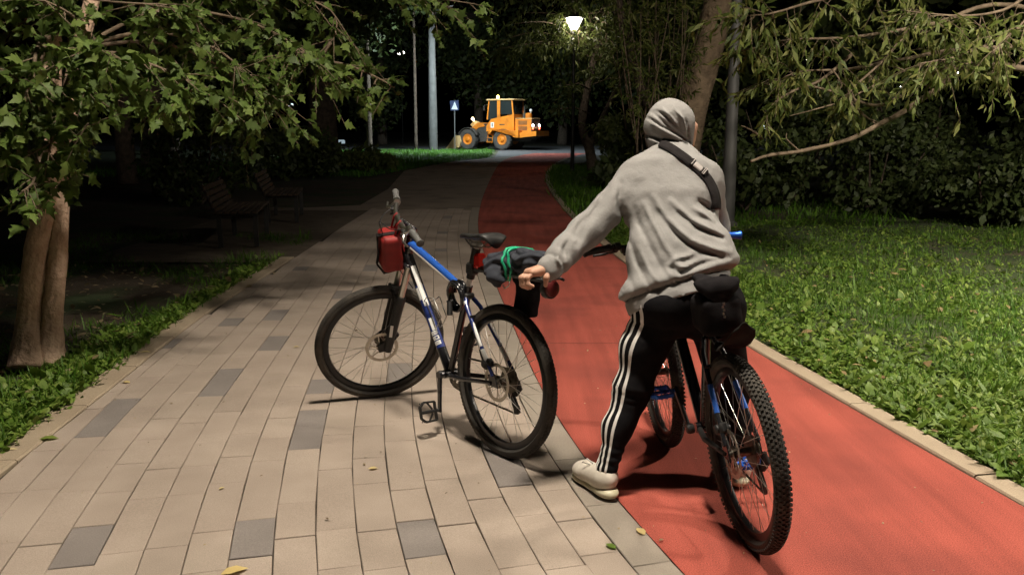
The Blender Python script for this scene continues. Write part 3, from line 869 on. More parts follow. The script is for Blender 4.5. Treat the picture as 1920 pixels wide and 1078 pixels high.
    for k in range(4):
        th = k * math.pi / 2 + .4
        ring.bar(cl, cl + .08 * np.array([math.cos(th), 0, math.sin(th)]), .005, .014, up=(0, 1, 0))
    ring.build('chainring', M['steel_dark'], root)
    dj = ra + (-.03, -.055, -.135); uj = ra + (.008, -.052, -.075)
    der = MB()
    der.tube([ra + (-.008, -.068, -.01), ra + (-.015, -.075, -.045), uj + (-.01, -.012, .0)], [.014, .018, .013], 10)
    for dy in (-.008, .008): der.bar(uj + (0, dy, 0), dj + (0, dy, 0), .003, .024, up=(1, 0, 0))
    for p in (uj, dj): der.lathe([(.020, -.004), (.024, -.003), (.024, .003), (.020, .004)], p, (0, 1, 0), 14)
    der.build('derailleur', M['black_plastic'], root, angle=40)
    ch = MB(); top0 = ra + (0, -.040, .050); top1 = cl + (0, .0, .086)
    path = [top0, top1]
    for k in range(9):
        th = R(90 - k * 22.5); path.append(cl + .087 * np.array([math.cos(th), 0, math.sin(th)]))
    path += [dj + (.01, 0, -.022), dj + (-.018, 0, -.014), dj + (-.02, 0, .01), uj + (.022, 0, -.01), uj + (.015, 0, .018), ra + (-.03, -.04, -.040), ra + (-.05, -.04, .01), ra + (-.03, -.04, .042)]
    links = []
    for i in range(len(path)):
        a, b = path[i], path[(i + 1) % len(path)]; k = max(1, int(np.linalg.norm(b - a) / .0127))
        for j in range(k): links.append((L_(a, b, j / k), L_(a, b, (j + .8) / k)))
    for a, b in links: ch.bar(a, b, .006, .008, up=(0, .3, 1))
    ch.build('chain', M['steel_dark'], root)
    ca = q['crank']
    for s_ in (1, -1):
        a = ca + (math.pi if s_ < 0 else 0)
        d = np.array([math.cos(a), 0, math.sin(a)]); c0 = BB + (0, s_ * .062, 0); e = c0 + d * .172 + (0, s_ * .014, 0)
        cr = MB(); cr.bar(c0 - d * .015, e + d * .014, .014, .030, up=np.cross((0, 1, 0), d), bev=.005); cr.lathe([(.020, -.016), (.022, 0), (.018, .012)], c0, (0, s_, 0), 16)
        cr.build('crank', M['black_gloss'] if one else M['black_plastic'], root)
        pedal_mesh(None, e + (0, s_ * .012, 0), (0, s_, 0), (math.cos(q['ped']), 0, math.sin(q['ped'])), M['black_plastic'] if one else M['blue_anod'], root)
    # ---- seat
    spm = MB(); spm.tube([stop, sad - sd * .055], .0145, 14); spm.box(sad - sd * .045, (.05, .04, .03), bev=.006)
    seatpost = spm.build('seatpost', M['white_paint'] if one else M['black_gloss'], root, angle=40)
    if one:
        MB().tube([stop + sd * .06, stop + sd * .16], .0205, 14).build('clamp', M['black_plastic'], seatpost, angle=40)
        MB().tube([sad - sd * .16, sad - sd * .06], .0215, 14).build('sleeve', M['black_plastic'], seatpost, angle=40)
    secs = [(-.135, .030, -.020, .045), (-.125, .066, .006, .055), (-.09, .073, .012, .05), (-.04, .062, .004, .04), (.02, .036, -.006, .032), (.08, .022, -.006, .026), (.13, .018, -.010, .022), (.148, .008, -.018, .010)]
    V, F = [], []; m = 14; scl = 1.0 if one else 1.15
    for (xx, w, zt, dp) in secs:
        for k in range(m):
            t = 2 * math.pi * k / m; cz = math.sin(t)
            V.append(sad + np.array([xx, w * scl * math.cos(t), zt + (cz * .014 if cz > 0 else cz * dp * (.55 if one else 1.1)) + (.0 if one else .012) - .0 * abs(math.cos(t))]))
    for i in range(len(secs) - 1):
        for k in range(m): F.append((i * m + k, i * m + (k + 1) % m, (i + 1) * m + (k + 1) % m, (i + 1) * m + k))
    F += [tuple(range(m))[::-1], tuple((len(secs) - 1) * m + k for k in range(m))]
    saddle = MB().add(V, F).build('saddle', M['black_plastic'] if one else M['black_fabric'], root, smooth=True)
    rl = MB()
    for s_ in (1, -1): rl.tube([sad + (.10, s_ * .008, -.02), sad + (.03, s_ * .022, -.05), sad + (-.05, s_ * .022, -.048), sad + (-.11, s_ * .035, -.015)], .0035, 8)
    rl.build('saddle_rail', M['steel_dark'], saddle, smooth=True)
    return dict(root=root, BB=BB, ra=ra, fa=fa, hb=hb, ht=ht, bar=bar, stop=stop, sad=sad, sd=sd, xs=xs, mw=mw, u=u, n=n, dt0=dt0, dt1=dt1, tt0=tt0, tt1=tt1, frame=frame)

B1 = make_bike('bicycle', (-.0465, 3.8695, R(128.5), R(-2.4), R(71.3), R(.5)), dict(r=.356, wb=1.08, fork=.52, bw=.66, sad=.735, rise=.045, crank=R(-97), ped=R(72)), 1, 'blue and white mountain bicycle standing riderless on the tan paving')
B2 = make_bike('bicycle', (.8763, 2.9954, R(96.9), R(7.0), R(-2.8), 0.0), dict(r=.356, wb=1.06, fork=.51, bw=.70, sad=.665, rise=-.012, crank=R(52), ped=R(5)), 2, 'black and blue mountain bicycle under the hooded cyclist on the red track')

def loc(B, p): return np.array(B['mw'] @ Vector(p))
# ---- extras on the standing bicycle
b1 = B1['root']; sad, stop, sd = B1['sad'], B1['stop'], B1['sd']
# bottle cage on the down tube
dd = (B1['dt1'] - B1['dt0']); dd /= np.linalg.norm(dd); upn = np.cross((0, 1, 0), dd); upn = upn if upn[2] > 0 else -upn
cg = B1['dt0'] + dd * .30 + upn * .028
mb = MB()
for s_ in (1, -1):
    mb.tube([cg + (0, s_ * .012, 0), cg + upn * .01 + (0, s_ * .03, 0), cg + upn * .05 + (0, s_ * .04, 0) + dd * .0, cg + upn * .08 + (0, s_ * .02, 0) + dd * .02, cg + upn * .082 + (0, s_ * .016, 0) + dd * .13, cg + upn * .02 + (0, s_ * .015, 0) + dd * .15, cg + (0, s_ * .012, 0) + dd * .15, cg + (0, s_ * .012, 0)], .0028, 8)
mb.build('bottle_cage', M['bottle_wire'], b1, smooth=True)
# tail light on the seatpost
tl = sad - sd * .12 + np.array([-.045, 0, .0])
MB().box(tl, (.035, .062, .072), bev=.012).build('tail_light', M['red_plastic'], b1, smooth=False)
# beam rack clamped to the seatpost
rk = stop + sd * .11; rz = rk[2]
rack = MB(); rack.tube([rk + (.0, 0, 0), rk + (-.06, 0, .005), np.array([-.27, 0, rz + .01])], [.017, .016, .013], 12)
rack.box(rk, (.055, .05, .06), bev=.01)
rack_o = rack.build('rear_rack', M['black_plastic'], b1, angle=40)
mb = MB()
for s_ in (1, -1):
    mb.tube([np.array([.06, s_ * .02, rz + .02]), np.array([.03, s_ * .06, rz + .02]), np.array([-.28, s_ * .06, rz + .02]), np.array([-.34, s_ * .035, rz + .02])], .006, 8)
for xx in (.02, -.1, -.2, -.3): mb.tube([np.array([xx, -.06, rz + .02]), np.array([xx, .06, rz + .02])], .005, 8)
mb.build('rack_rail', M['metal_dark'], rack_o, smooth=True)
MB().lathe([(.030, -.012), (.038, -.004), (.036, .010), (.02, .02), (.004, .024)], np.array([-.305, .0, rz - .02]), (-1, 0, .1), 20).build('rear_reflector', M['dark_red'], rack_o, angle=40)
MB().lathe([(.028, -.03), (.044, -.024), (.044, .0), (.040, .004)], np.array([-.302, 0.0, rz - .02]), (-1, 0, .1), 20).build('reflector_housing', M['black_plastic'], rack_o, angle=40)
# luggage: folded jacket strapped on the rack
def blobby(name, parts, mat_, parent, h=.012, k=.03, disp=None, smooth=True):
    return sdf_object(name, parts, mat_, parent, h, k, disp)

# ------------------------------------------------------------------ implicit surfaces for soft shapes
def smin(a, b, k):
    h = np.maximum(k - np.abs(a - b), 0) / k
    return np.minimum(a, b) - h * h * k * .25
def sd_cone(P, a, b, ra, rb):
    a, b = np.asarray(a, float), np.asarray(b, float); ba = b - a
    t = np.clip(((P - a) @ ba) / (ba @ ba), 0, 1)
    return np.linalg.norm(P - a - t[:, None] * ba, axis=1) - (ra + (rb - ra) * t)
def sd_ell(P, c, r, Rm=None):
    q = P - np.asarray(c, float)
    if Rm is not None: q = q @ Rm
    r = np.asarray(r, float)
    k0 = np.linalg.norm(q / r, axis=1); k1 = np.linalg.norm(q / (r * r), axis=1) + 1e-9
    return k0 * (k0 - 1) / k1
def sd_box(P, c, hs, Rm=None, rad=.01):
    q = P - np.asarray(c, float)
    if Rm is not None: q = q @ Rm
    d = np.abs(q) - (np.asarray(hs, float) - rad)
    return np.linalg.norm(np.maximum(d, 0), axis=1) + np.minimum(d.max(1), 0) - rad
def field(P, parts, k):
    f = None
    for p in parts:
        if p[0] == 'cone': d = sd_cone(P, *p[1:])
        elif p[0] == 'ell': d = sd_ell(P, *p[1:])
        else: d = sd_box(P, *p[1:])
        f = d if f is None else smin(f, d, k)
    return f
def surface_nets(f, o, h):
    nx, ny, nz = f.shape; neg = f < 0
    c = [neg[i:nx - 1 + i, j:ny - 1 + j, l:nz - 1 + l] for i in (0, 1) for j in (0, 1) for l in (0, 1)]
    cnt = sum(x.astype(np.int8) for x in c); act = (cnt > 0) & (cnt < 8)
    idx = np.full(act.shape, -1, np.int64); I = np.argwhere(act); idx[act] = np.arange(len(I))
    pos = np.zeros((len(I), 3)); num = np.zeros(len(I))
    offs = [(i, j, l) for i in (0, 1) for j in (0, 1) for l in (0, 1)]
    vals = {q: f[I[:, 0] + q[0], I[:, 1] + q[1], I[:, 2] + q[2]] for q in offs}
    for q in offs:
        for ax in range(3):
            if q[ax] == 0:
                q2 = list(q); q2[ax] = 1; q2 = tuple(q2)
                a, b = vals[q], vals[q2]; m = (a < 0) != (b < 0)
                t = np.where(m, a / np.where(m, a - b, 1), 0)
                pp = np.tile(np.array(q, float), (len(I), 1)); pp[:, ax] = t
                pos[m] += pp[m]; num[m] += 1
    V = (I + pos / num[:, None]) * h + np.asarray(o)
    F = []
    for ax in range(3):
        a1, a2 = [(1, 2), (2, 0), (0, 1)][ax]
        sl0 = [slice(None)] * 3; sl1 = [slice(None)] * 3
        sl0[ax] = slice(0, -1); sl1[ax] = slice(1, None)
        ch = neg[tuple(sl0)] != neg[tuple(sl1)]
        E = np.argwhere(ch)
        E = E[(E[:, a1] > 0) & (E[:, a2] > 0) & (E[:, a1] < f.shape[a1] - 1) & (E[:, a2] < f.shape[a2] - 1)]
        s_ = neg[E[:, 0], E[:, 1], E[:, 2]]
        def ci(d1, d2):
            q = E.copy(); q[:, a1] += d1; q[:, a2] += d2
            return idx[q[:, 0], q[:, 1], q[:, 2]]
        quad = np.stack([ci(-1, -1), ci(0, -1), ci(0, 0), ci(-1, 0)], 1)
        quad[~s_] = quad[~s_][:, ::-1]
        F.append(quad)
    F = np.concatenate(F); F = F[(F >= 0).all(1)]
    return V, F
def sdf_net(parts, h, k, post=None, pad=.05):
    lo, hi = np.full(3, 1e9), np.full(3, -1e9)
    for p in parts:
        if p[0] == 'cone':
            for q, r_ in ((p[1], p[3]), (p[2], p[4])): lo = np.minimum(lo, np.asarray(q) - r_); hi = np.maximum(hi, np.asarray(q) + r_)
        else:
            r_ = max(p[2]) * (1.0 if p[0] == 'ell' else 1.75); lo = np.minimum(lo, np.asarray(p[1]) - r_); hi = np.maximum(hi, np.asarray(p[1]) + r_)
    lo -= pad; hi += pad
    n = np.ceil((hi - lo) / h).astype(int) + 1
    gx, gy, gz = [lo[i] + h * np.arange(n[i]) for i in range(3)]
    G = np.stack(np.meshgrid(gx, gy, gz, indexing='ij'), -1).reshape(-1, 3)
    f = field(G, parts, k)
    if post is not None: f = post(G, f)
    return surface_nets(f.reshape(n), lo, h)
def net_object(name, V, F, mat_, parent=None, origin=(0, 0, 0)):
    return fast_mesh(name, V - np.asarray(origin), F, mat_, parent, smooth=True)
def dist_poly2(A, poly):
    """distance of 2D points to a polyline, and the parameter 0..1 along it"""
    best = np.full(len(A), 1e9); par = np.zeros(len(A)); poly = np.asarray(poly, float); m = len(poly) - 1
    for i in range(m):
        a, b = poly[i], poly[i + 1]; ab = b - a
        t = np.clip(((A - a) @ ab) / (ab @ ab + 1e-12), 0, 1)
        d = np.linalg.norm(A - a - t[:, None] * ab, axis=1); w = d < best
        best[w] = d[w]; par[w] = (i + t[w]) / m
    return best, par
def wobble(P, s, amp):
    return amp * (np.sin(P[:, 0] * s + 1.3 * np.sin(P[:, 2] * s * .8)) + np.sin(P[:, 2] * s * 1.3 + P[:, 1] * s * .7 + 2) + np.sin((P[:, 1] - P[:, 0]) * s * .9 + .5)) / 3

# ------------------------------------------------------------------ the cyclist
M['hoodie'] = noisy('grey_marl_fleece', [(.265, .258, .25), (.29, .283, .274)], 160, .95, .4, 26, spec=.12, bdist=.012, mix2=((.245, .238, .23), 5, .5, .75))
M['trouser'] = noisy('black_tricot', [(.007, .007, .008), (.013, .012, .013)], 30, .85, .3, 300, spec=.06, bdist=.002)
M['stripe'] = mat('white_tape', (.74, .72, .69), .7)
M['skin'] = noisy('skin', [(.50, .27, .18), (.58, .34, .24)], 25, .55, .2, 200, bdist=.001)
M['hair'] = noisy('blond_hair', [(.30, .20, .09), (.42, .30, .15)], 80, .6)
M['shoe'] = noisy('off_white_mesh', [(.56, .51, .43), (.66, .61, .53)], 30, .8, .4, 250, bdist=.002)
M['sole'] = noisy('yellowed_sole', [(.52, .48, .32), (.60, .56, .40)], 14, .45)
M['strap'] = noisy('black_webbing', [(.014, .012, .012), (.024, .021, .021)], 60, .85, .4, 300, bdist=.002, spec=.1)
M['buckle'] = mat('grey_buckle', (.42, .38, .36), .35)

M['guard'] = noisy('matt_black_guard', [(.010, .009, .008), (.02, .018, .016)], 20, .9, spec=.08)
base = np.array([.66, 3.45, 0.0])
person = empty('person', tuple(base), 'person in a grey hoodie and black striped trousers astride the right bicycle', 'person')
rotx = lambda a: axis_rot((1, 0, 0), a)
PEL = at(1290, 560, 3.50); CH = at(1258, 385, 3.74); BEL = at(1275, 478, 3.62); HEM = at(1276, 566, 3.52)
SL, SR = at(1196, 338, 3.80), at(1318, 342, 3.84)
EL, WL = at(1098, 436, 3.66), at(1036, 500, 3.52)
NK, HC = at(1258, 288, 3.86), at(1258, 243, 3.94)
tax = CH - HEM; tax /= np.linalg.norm(tax)
tilt = math.atan2(tax[1], tax[2]); TR = rotx(-tilt)
ER, WR = at(1336, 430, 3.92), at(1275, 430, 4.08)
# -- hoodie
hood_c = HC + np.array([-.004, -.012, .004])
face_n = np.array([.86, .50, -.06]); face_n /= np.linalg.norm(face_n)
parts = [('ell', CH, (.205, .145, .21), TR), ('ell', BEL, (.232, .165, .19), TR), ('ell', HEM, (.240, .178, .235), TR),
         ('ell', at(1257, 328, 3.80), (.185, .115, .10), TR), ('cone', SL, at(1236, 312, 3.84), .080, .085), ('cone', SR, at(1280, 312, 3.85), .078, .085),
         ('cone', SL, EL, .085, .064), ('cone', EL, at(1062, 470, 3.58), .061, .052), ('cone', at(1062, 470, 3.58), WL, .055, .041), ('cone', WL, at(1026, 508, 3.50), .040, .037),
         ('cone', SR, ER, .082, .072), ('cone', ER, WR, .066, .05),
         ('cone', NK + (0, -.01, -.02), hood_c + (0, -.01, -.07), .085, .082)]
hood = [('ell', hood_c, (.110, .125, .126), None), ('ell', hood_c + (-.012, -.035, .012), (.104, .10, .106), None), ('ell', hood_c + (0, -.02, -.075), (.092, .098, .055), None)]
PLm, PRm = at(1172, 592, 3.46), at(1390, 524, 3.42)
e1 = (PRm - PLm) / np.linalg.norm(PRm - PLm); hn = tax - e1 * (tax @ e1); hn = hn + np.array([0, -.25, 0]); hn -= e1 * (hn @ e1); hn /= np.linalg.norm(hn)
def px2(pts, Y): return [at(a, b, Y)[[0, 2]] for a, b in pts]
FOLD = [  # (pixel polyline, depth plane, width, height): >0 ridge, <0 valley
    ([(1213, 385), (1226, 420), (1240, 455), (1262, 490)], 3.55, .012, .010),
    ([(1232, 372), (1250, 410), (1285, 445), (1330, 462), (1368, 468)], 3.55, .013, .012),
    ([(1240, 400), (1262, 436), (1300, 462), (1345, 478)], 3.55, .013, -.010),
    ([(1262, 378), (1295, 412), (1330, 430), (1358, 440)], 3.55, .011, .010),
    ([(1275, 400), (1305, 425), (1335, 437), (1352, 446)], 3.55, .010, -.012),
    ([(1312, 378), (1328, 388), (1340, 398)], 3.6, .010, -.016),
    ([(1300, 390), (1318, 400), (1335, 412)], 3.6, .010, .010),
    ([(1200, 398), (1208, 430), (1222, 470), (1238, 505), (1252, 525)], 3.5, .013, -.007),
    ([(1182, 400), (1178, 440), (1176, 500), (1186, 545)], 3.5, .010, -.008),
    ([(1190, 455), (1200, 500), (1216, 540)], 3.45, .010, -.007),
    ([(1204, 470), (1216, 505), (1234, 530)], 3.45, .009, .007),
    ([(1250, 500), (1262, 484), (1290, 478), (1310, 470)], 3.45, .009, .008),
    ([(1252, 500), (1270, 508), (1300, 498), (1330, 490), (1372, 486)], 3.45, .010, -.009),
    ([(1262, 492), (1280, 497), (1300, 490)], 3.45, .007, .008),
    ([(1168, 408), (1162, 395), (1160, 370), (1165, 345)], 3.7, .012, -.012),
    ([(1148, 355), (1125, 390), (1100, 420), (1080, 455)], 3.6, .012, -.009),
    ([(1100, 408), (1085, 425), (1078, 440)], 3.6, .010, -.008),
    ([(1066, 455), (1058, 468), (1060, 485)], 3.5, .009, -.010), ([(1048, 470), (1044, 484), (1050, 495)], 3.5, .008, .008),
]
HOODF = [([(1226, 212), (1245, 232), (1268, 250), (1290, 268)], .008, -.012), ([(1254, 215), (1268, 232), (1285, 255)], .007, -.013), ([(1222, 232), (1248, 250), (1276, 262)], .008, .009),
         ([(1240, 205), (1262, 226), (1280, 246)], .007, .010), ([(1282, 225), (1286, 245), (1292, 265)], .006, -.010), ([(1272, 212), (1278, 235), (1286, 258)], .007, .007), ([(1212, 250), (1240, 264), (1270, 270)], .008, -.010), ([(1218, 222), (1236, 236), (1262, 250), (1284, 262)], .006, -.010), ([(1230, 208), (1250, 222), (1274, 248)], .006, -.009), ([(1262, 205), (1276, 222), (1288, 250)], .006, .009), ([(1216, 262), (1244, 272), (1274, 274)], .006, .008)]
def folds(P, f, items, ymid):
    back = 1 / (1 + np.exp((P[:, 1] - ymid) / .03)); A = P[:, [0, 2]]
    near = np.abs(f) < .05; An = A[near]; g = np.zeros(len(An))
    for poly, w, h_ in items:
        d, t = dist_poly2(An, poly)
        g += h_ * 1.7 * np.exp(-(d / w) ** 2) * np.sin(np.clip(t * 1.0 + .08, 0, 1) * math.pi * .92) ** .6
    out = f.copy(); out[near] -= g * back[near]
    return out
ITEMS = [(px2(a, Y), w, h_) for a, Y, w, h_ in FOLD]
def hoodie_post(P, f):
    f = f + wobble(P, 26, .004) + wobble(P, 55, .0022) + wobble(P[:, [2, 0, 1]], 95, .0013)
    f = folds(P, f, ITEMS, 3.80)
    dpl = (P - PLm) @ hn
    onb = (P[:, 0] > .42)
    band = np.where(dpl < .062, .016, 0.0)           # ribbed hem sits tighter
    groove = .014 * np.exp(-((dpl - .064) / .007) ** 2)
    blou = -.014 * np.exp(-((dpl - .095) / .028) ** 2)  # fabric blouses over it
    torso = np.linalg.norm((P - WL)[:, [0, 2]], axis=1) > .30
    f = np.where(torso, f + band + groove + blou, f)
    cut = np.where(torso, -dpl, -1.0)
    # cuff groove
    cd = (P - WL) @ ((WL - EL) / np.linalg.norm(WL - EL)); closew = np.linalg.norm(P - WL, axis=1) < .12
    f = np.where(closew, f + .006 * np.exp(-((cd + .012) / .006) ** 2) - .006 * np.exp(-((cd + .04) / .018) ** 2), f)
    return np.maximum(f, cut)
V1, F1 = sdf_net(parts, .0068, .05, hoodie_post)
hd_items = [(px2(a, 3.84), w, h_) for a, w, h_ in HOODF]
def hood_post(P, f):
    f = f + wobble(P, 38, .003)
    f = folds(P, f, hd_items, 3.93)
    front = (P - hood_c) @ face_n - .040
    return np.maximum(f, front)
V2, F2 = sdf_net(hood, .006, .035, hood_post)
Vh = np.concatenate([V1, V2]); Fh = np.concatenate([F1, F2 + len(V1)])
hoodie = net_object('hoodie', Vh, Fh, M['hoodie'], person, base)
bvh = BVHTree.FromPolygons([tuple(v) for v in Vh], [tuple(f) for f in Fh])
# -- trousers
HL, HR = at(1236, 588, 3.52), at(1342, 598, 3.54)
TL, KL, CL, AL = at(1207, 650, 3.52), at(1184, 735, 3.50), at(1158, 800, 3.46), at(1138, 878, 3.42)
KR, CR, AR = at(1366, 715, 3.66), at(1374, 800, 3.62), at(1382, 872, 3.56)
tparts = [('ell', at(1290, 565, 3.53), (.195, .15, .15), None), ('ell', at(1244, 572, 3.48), (.11, .12, .10), None), ('ell', at(1340, 570, 3.50), (.115, .12, .12), None),
          ('cone', HL, TL, .108, .092), ('cone', TL, KL, .090, .068), ('cone', KL, CL, .068, .053), ('cone', CL, AL, .053, .045),
          ('cone', HR, KR, .112, .088), ('cone', KR, CR, .086, .066), ('cone', CR, AR, .062, .05)]
def tr_post(P, f):
    f = f + wobble(P, 30, .005) + wobble(P, 70, .0015)
    for (c, zz, am) in ((KL, .0, .005), (KL, .03, -.004), (KL, -.03, .004), (AL, .03, .007), (AL, .065, .006), (AL, .10, .004), (HL, -.04, .005), (HL, -.09, .004)):
        nearc = np.linalg.norm(P[:, :2] - c[:2], axis=1) < .2
        f = np.where(nearc, f + am * np.exp(-((P[:, 2] - c[2] - zz + .15 * (P[:, 0] - c[0])) / .010) ** 2), f)
    f = np.maximum(f, (AL[2] - .035) - P[:, 2])
    return f
Vt, Ft = sdf_net(tparts, .0085, .06, tr_post)
trousers = net_object('trousers', Vt, Ft, M['trouser'], person, base)
bvt = BVHTree.FromPolygons([tuple(v) for v in Vt], [tuple(f) for f in Ft])
# three white side stripes, laid on the outside of the left leg
legc = [HL + (0, 0, .06), HL, TL, KL, (KL + CL) / 2, CL, (CL + AL) / 2, AL, AL + (-.004, 0, -.022)]
def cr_path(pts, n):
    pts = [np.asarray(p, float) for p in pts]; out = []
    for i in range(len(pts) - 1):
        p0, p1, p2, p3 = pts[max(i - 1, 0)], pts[i], pts[i + 1], pts[min(i + 2, len(pts) - 1)]
        for t in np.linspace(0, 1, n, endpoint=False):
            out.append(.5 * (2 * p1 + (p2 - p0) * t + (2 * p0 - 5 * p1 + 4 * p2 - p3) * t * t + (3 * p1 - p0 - 3 * p2 + p3) * t ** 3))
    out.append(pts[-1]); return out
lp = cr_path(legc, 9)
for k, aoff in enumerate((-23, 0, 23)):
    V, F = [], []
    for i, c in enumerate(lp):
        t = i / (len(lp) - 1)
        ang0 = R(207 + 22 * t) + R(aoff) * (0.78 + .55 * t)
        row = []
        for e in (-1, 0, 1):
            a = ang0 + R(4.3) * (0.85 + .55 * t) * e
            d = np.array([math.cos(a), math.sin(a), 0])
            hit = bvt.ray_cast(Vector(c + d * .5), Vector(-d), .5)
            if hit[0] is None: row = None; break
            row.append(np.array(hit[0]) + np.array(hit[1]) * .002)
        if row is None: continue
        V += row
    m = len(V) // 3
    for i in range(m - 1):
        for j in range(2): F.append((i * 3 + j, i * 3 + j + 1, i * 3 + j + 4, i * 3 + j + 3))
    MB().add(np.array(V) - base, F).build('stripe', M['stripe'], trousers, smooth=True)
# -- body: head, neck, trunk, arms and legs under the clothes, plus the gripping hand
face_c = HC + face_n * .018
bparts = [('ell', HC, (.078, .092, .108), None), ('cone', HC + (0, 0, -.04) + face_n * .03, HC + face_n * .055 + (0, 0, -.075), .055, .035), ('ell', face_c + face_n * .05 + (0, 0, -.01), (.062, .05, .085), None),
          ('ell', HC + face_n * .112 + (0, 0, -.022), (.016, .016, .022), None), ('ell', HC + face_n * .098 + (0, 0, -.062), (.026, .014, .012), None), ('ell', HC + face_n * .098 + (0, 0, .022), (.045, .02, .012), None),
          ('cone', HC + (0, -.01, -.06), NK + (0, -.02, -.06), .058, .062),
          ('ell', CH, (.16, .10, .18), TR), ('ell', BEL, (.15, .11, .17), TR), ('ell', PEL, (.15, .11, .12), None),
          ('cone', SL, EL, .05, .042), ('cone', EL, WL, .040, .030), ('cone', SR, ER, .05, .042), ('cone', ER, WR, .04, .03), ('cone', WR, WR + (-.06, .04, -.01), .035, .03),
          ('cone', HL, KL, .080, .05), ('cone', KL, AL, .048, .034), ('cone', HR, KR, .085, .06), ('cone', KR, AR, .055, .036)]
Vb, Fb = sdf_net(bparts, .012, .03)
# left hand closing on the rack
pw = WL + (WL - EL) * .05; kn = at(994, 511, 3.475)
hd = kn - pw; hd /= np.linalg.norm(hd)
dn = np.array([.05, -.12, -1.0]); dn -= hd * (dn @ hd); dn /= np.linalg.norm(dn)
sd_ = np.cross(hd, dn); sd_ /= np.linalg.norm(sd_)
if sd_[1] > 0: sd_ = -sd_          # towards the camera
hp = [('cone', pw - hd * .03, pw + hd * .02, .029, .028), ('cone', pw + hd * .015 + sd_ * .010, kn + sd_ * .026, .024, .0155), ('cone', pw + hd * .015, kn + sd_ * .008, .024, .0165), ('cone', pw + hd * .015, kn - sd_ * .012, .024, .0165), ('cone', pw + hd * .015 - sd_ * .006, kn - sd_ * .030, .022, .0145)]
Vf, Ff = sdf_net(hp, .0045, .014, pad=.03)
hands = [(Vf, Ff)]
for j, (so, l0) in enumerate(((.028, .82), (.009, .95), (-.011, 1.0), (-.030, .90))):
    a = kn + sd_ * so; b = a + hd * .034 * l0 + dn * .016; c = b + dn * .032 * l0 + hd * .002; d_ = c + dn * .014 * l0 - hd * .020
    Vq, Fq = sdf_net([('cone', a - hd * .012, b, .0108, .0098), ('cone', b, c, .0098, .0088), ('cone', c, d_, .0088, .0074)], .0035, .006, pad=.02)
    hands.append((Vq, Fq))
ta = pw + hd * .020 + sd_ * .022; tb = ta + hd * .022 + dn * .030 + sd_ * .012; tc = tb + hd * .006 + dn * .030 - sd_ * .006
hands.append(sdf_net([('cone', ta, tb, .0155, .0118), ('cone', tb, tc, .0115, .0088)], .0035, .008, pad=.02))
nb = len(Vb); allV, allF = [Vb], [Fb]
for (v_, f_) in hands: allV.append(v_); allF.append(f_ + nb); nb += len(v_)
body = net_object('body', np.concatenate(allV), np.concatenate(allF), M['skin'], person, base)
# -- tuft of hair at the hood edge
mb = MB()
for i in range(60):
    t = random.random(); p = hood_c + face_n * .040 + np.array([face_n[1], -face_n[0], 0]) * (.02 + .075 * t) + np.array([0, 0, .115 - .10 * t * t - .015 * random.random()])
    mb.tube([p, p + face_n * .02 + (0, 0, .004), p + face_n * (.035 + .01 * random.random()) + (0, 0, -.012 - .01 * random.random())], [.003, .0025, .0008], 4)
mb.build('hair', M['hair'], person)
# -- shoes
def shoe(heel, toe, ankle, label):
    heel, toe = np.array(heel, float), np.array(toe, float); d = toe - heel; d[2] = 0; d /= np.linalg.norm(d); L = .285
    Rm = np.array([d, np.cross((0, 0, 1), d), (0, 0, 1)]).T; P = lambda x, y, z: heel + Rm @ np.array([x, y, z])
    up = [('ell', P(.075, 0, .075), (.075, .043, .05), Rm), ('ell', P(.15, 0, .062), (.09, .046, .042), Rm), ('ell', P(.215, .0, .052), (.065, .048, .036), Rm), ('cone', P(.05, 0, .08), ankle + np.array([0, 0, -.035]), .043, .046)]
    Vs, Fs = sdf_net(up, .006, .035, lambda G, f: np.maximum(f + wobble(G, 60, .0015), .022 - G[:, 2]), pad=.03)
    s_ = net_object('shoe', Vs, Fs, M['shoe'], person, base)
    so = [('ell', P(.045, 0, .028), (.072, .047, .027), Rm), ('ell', P(.12, 0, .018), (.09, .042, .017), Rm), ('ell', P(.21, 0, .019), (.082, .049, .018), Rm)]
    Vs, Fs = sdf_net(so, .005, .012, lambda G, f: np.maximum(f, .0015 - G[:, 2]), pad=.03)
    net_object('sole', Vs, Fs, M['sole'], s_, base)
    mb = MB(); c = P(.125, 0, .105) - base
    for q in (1, -1): mb.tube([c, c + Rm @ np.array([.02, .03 * q, .03]), c + Rm @ np.array([.035, .045 * q, .012]), c + Rm @ np.array([.01, .02 * q, .006])], .0028, 6)
    for i in range(4): mb.tube([P(.11 + .022 * i, -.024, .103 - .008 * i) - base, P(.118 + .022 * i, .024, .103 - .008 * i) - base], .003, 6)
    mb.build('lace', M['stripe'], s_, smooth=True)
    return s_
shoe(gnd(1146, 938), gnd(1096, 903), AL, 'left')
shoe(gnd(1384, 915), gnd(1388, 860), AR, 'right')
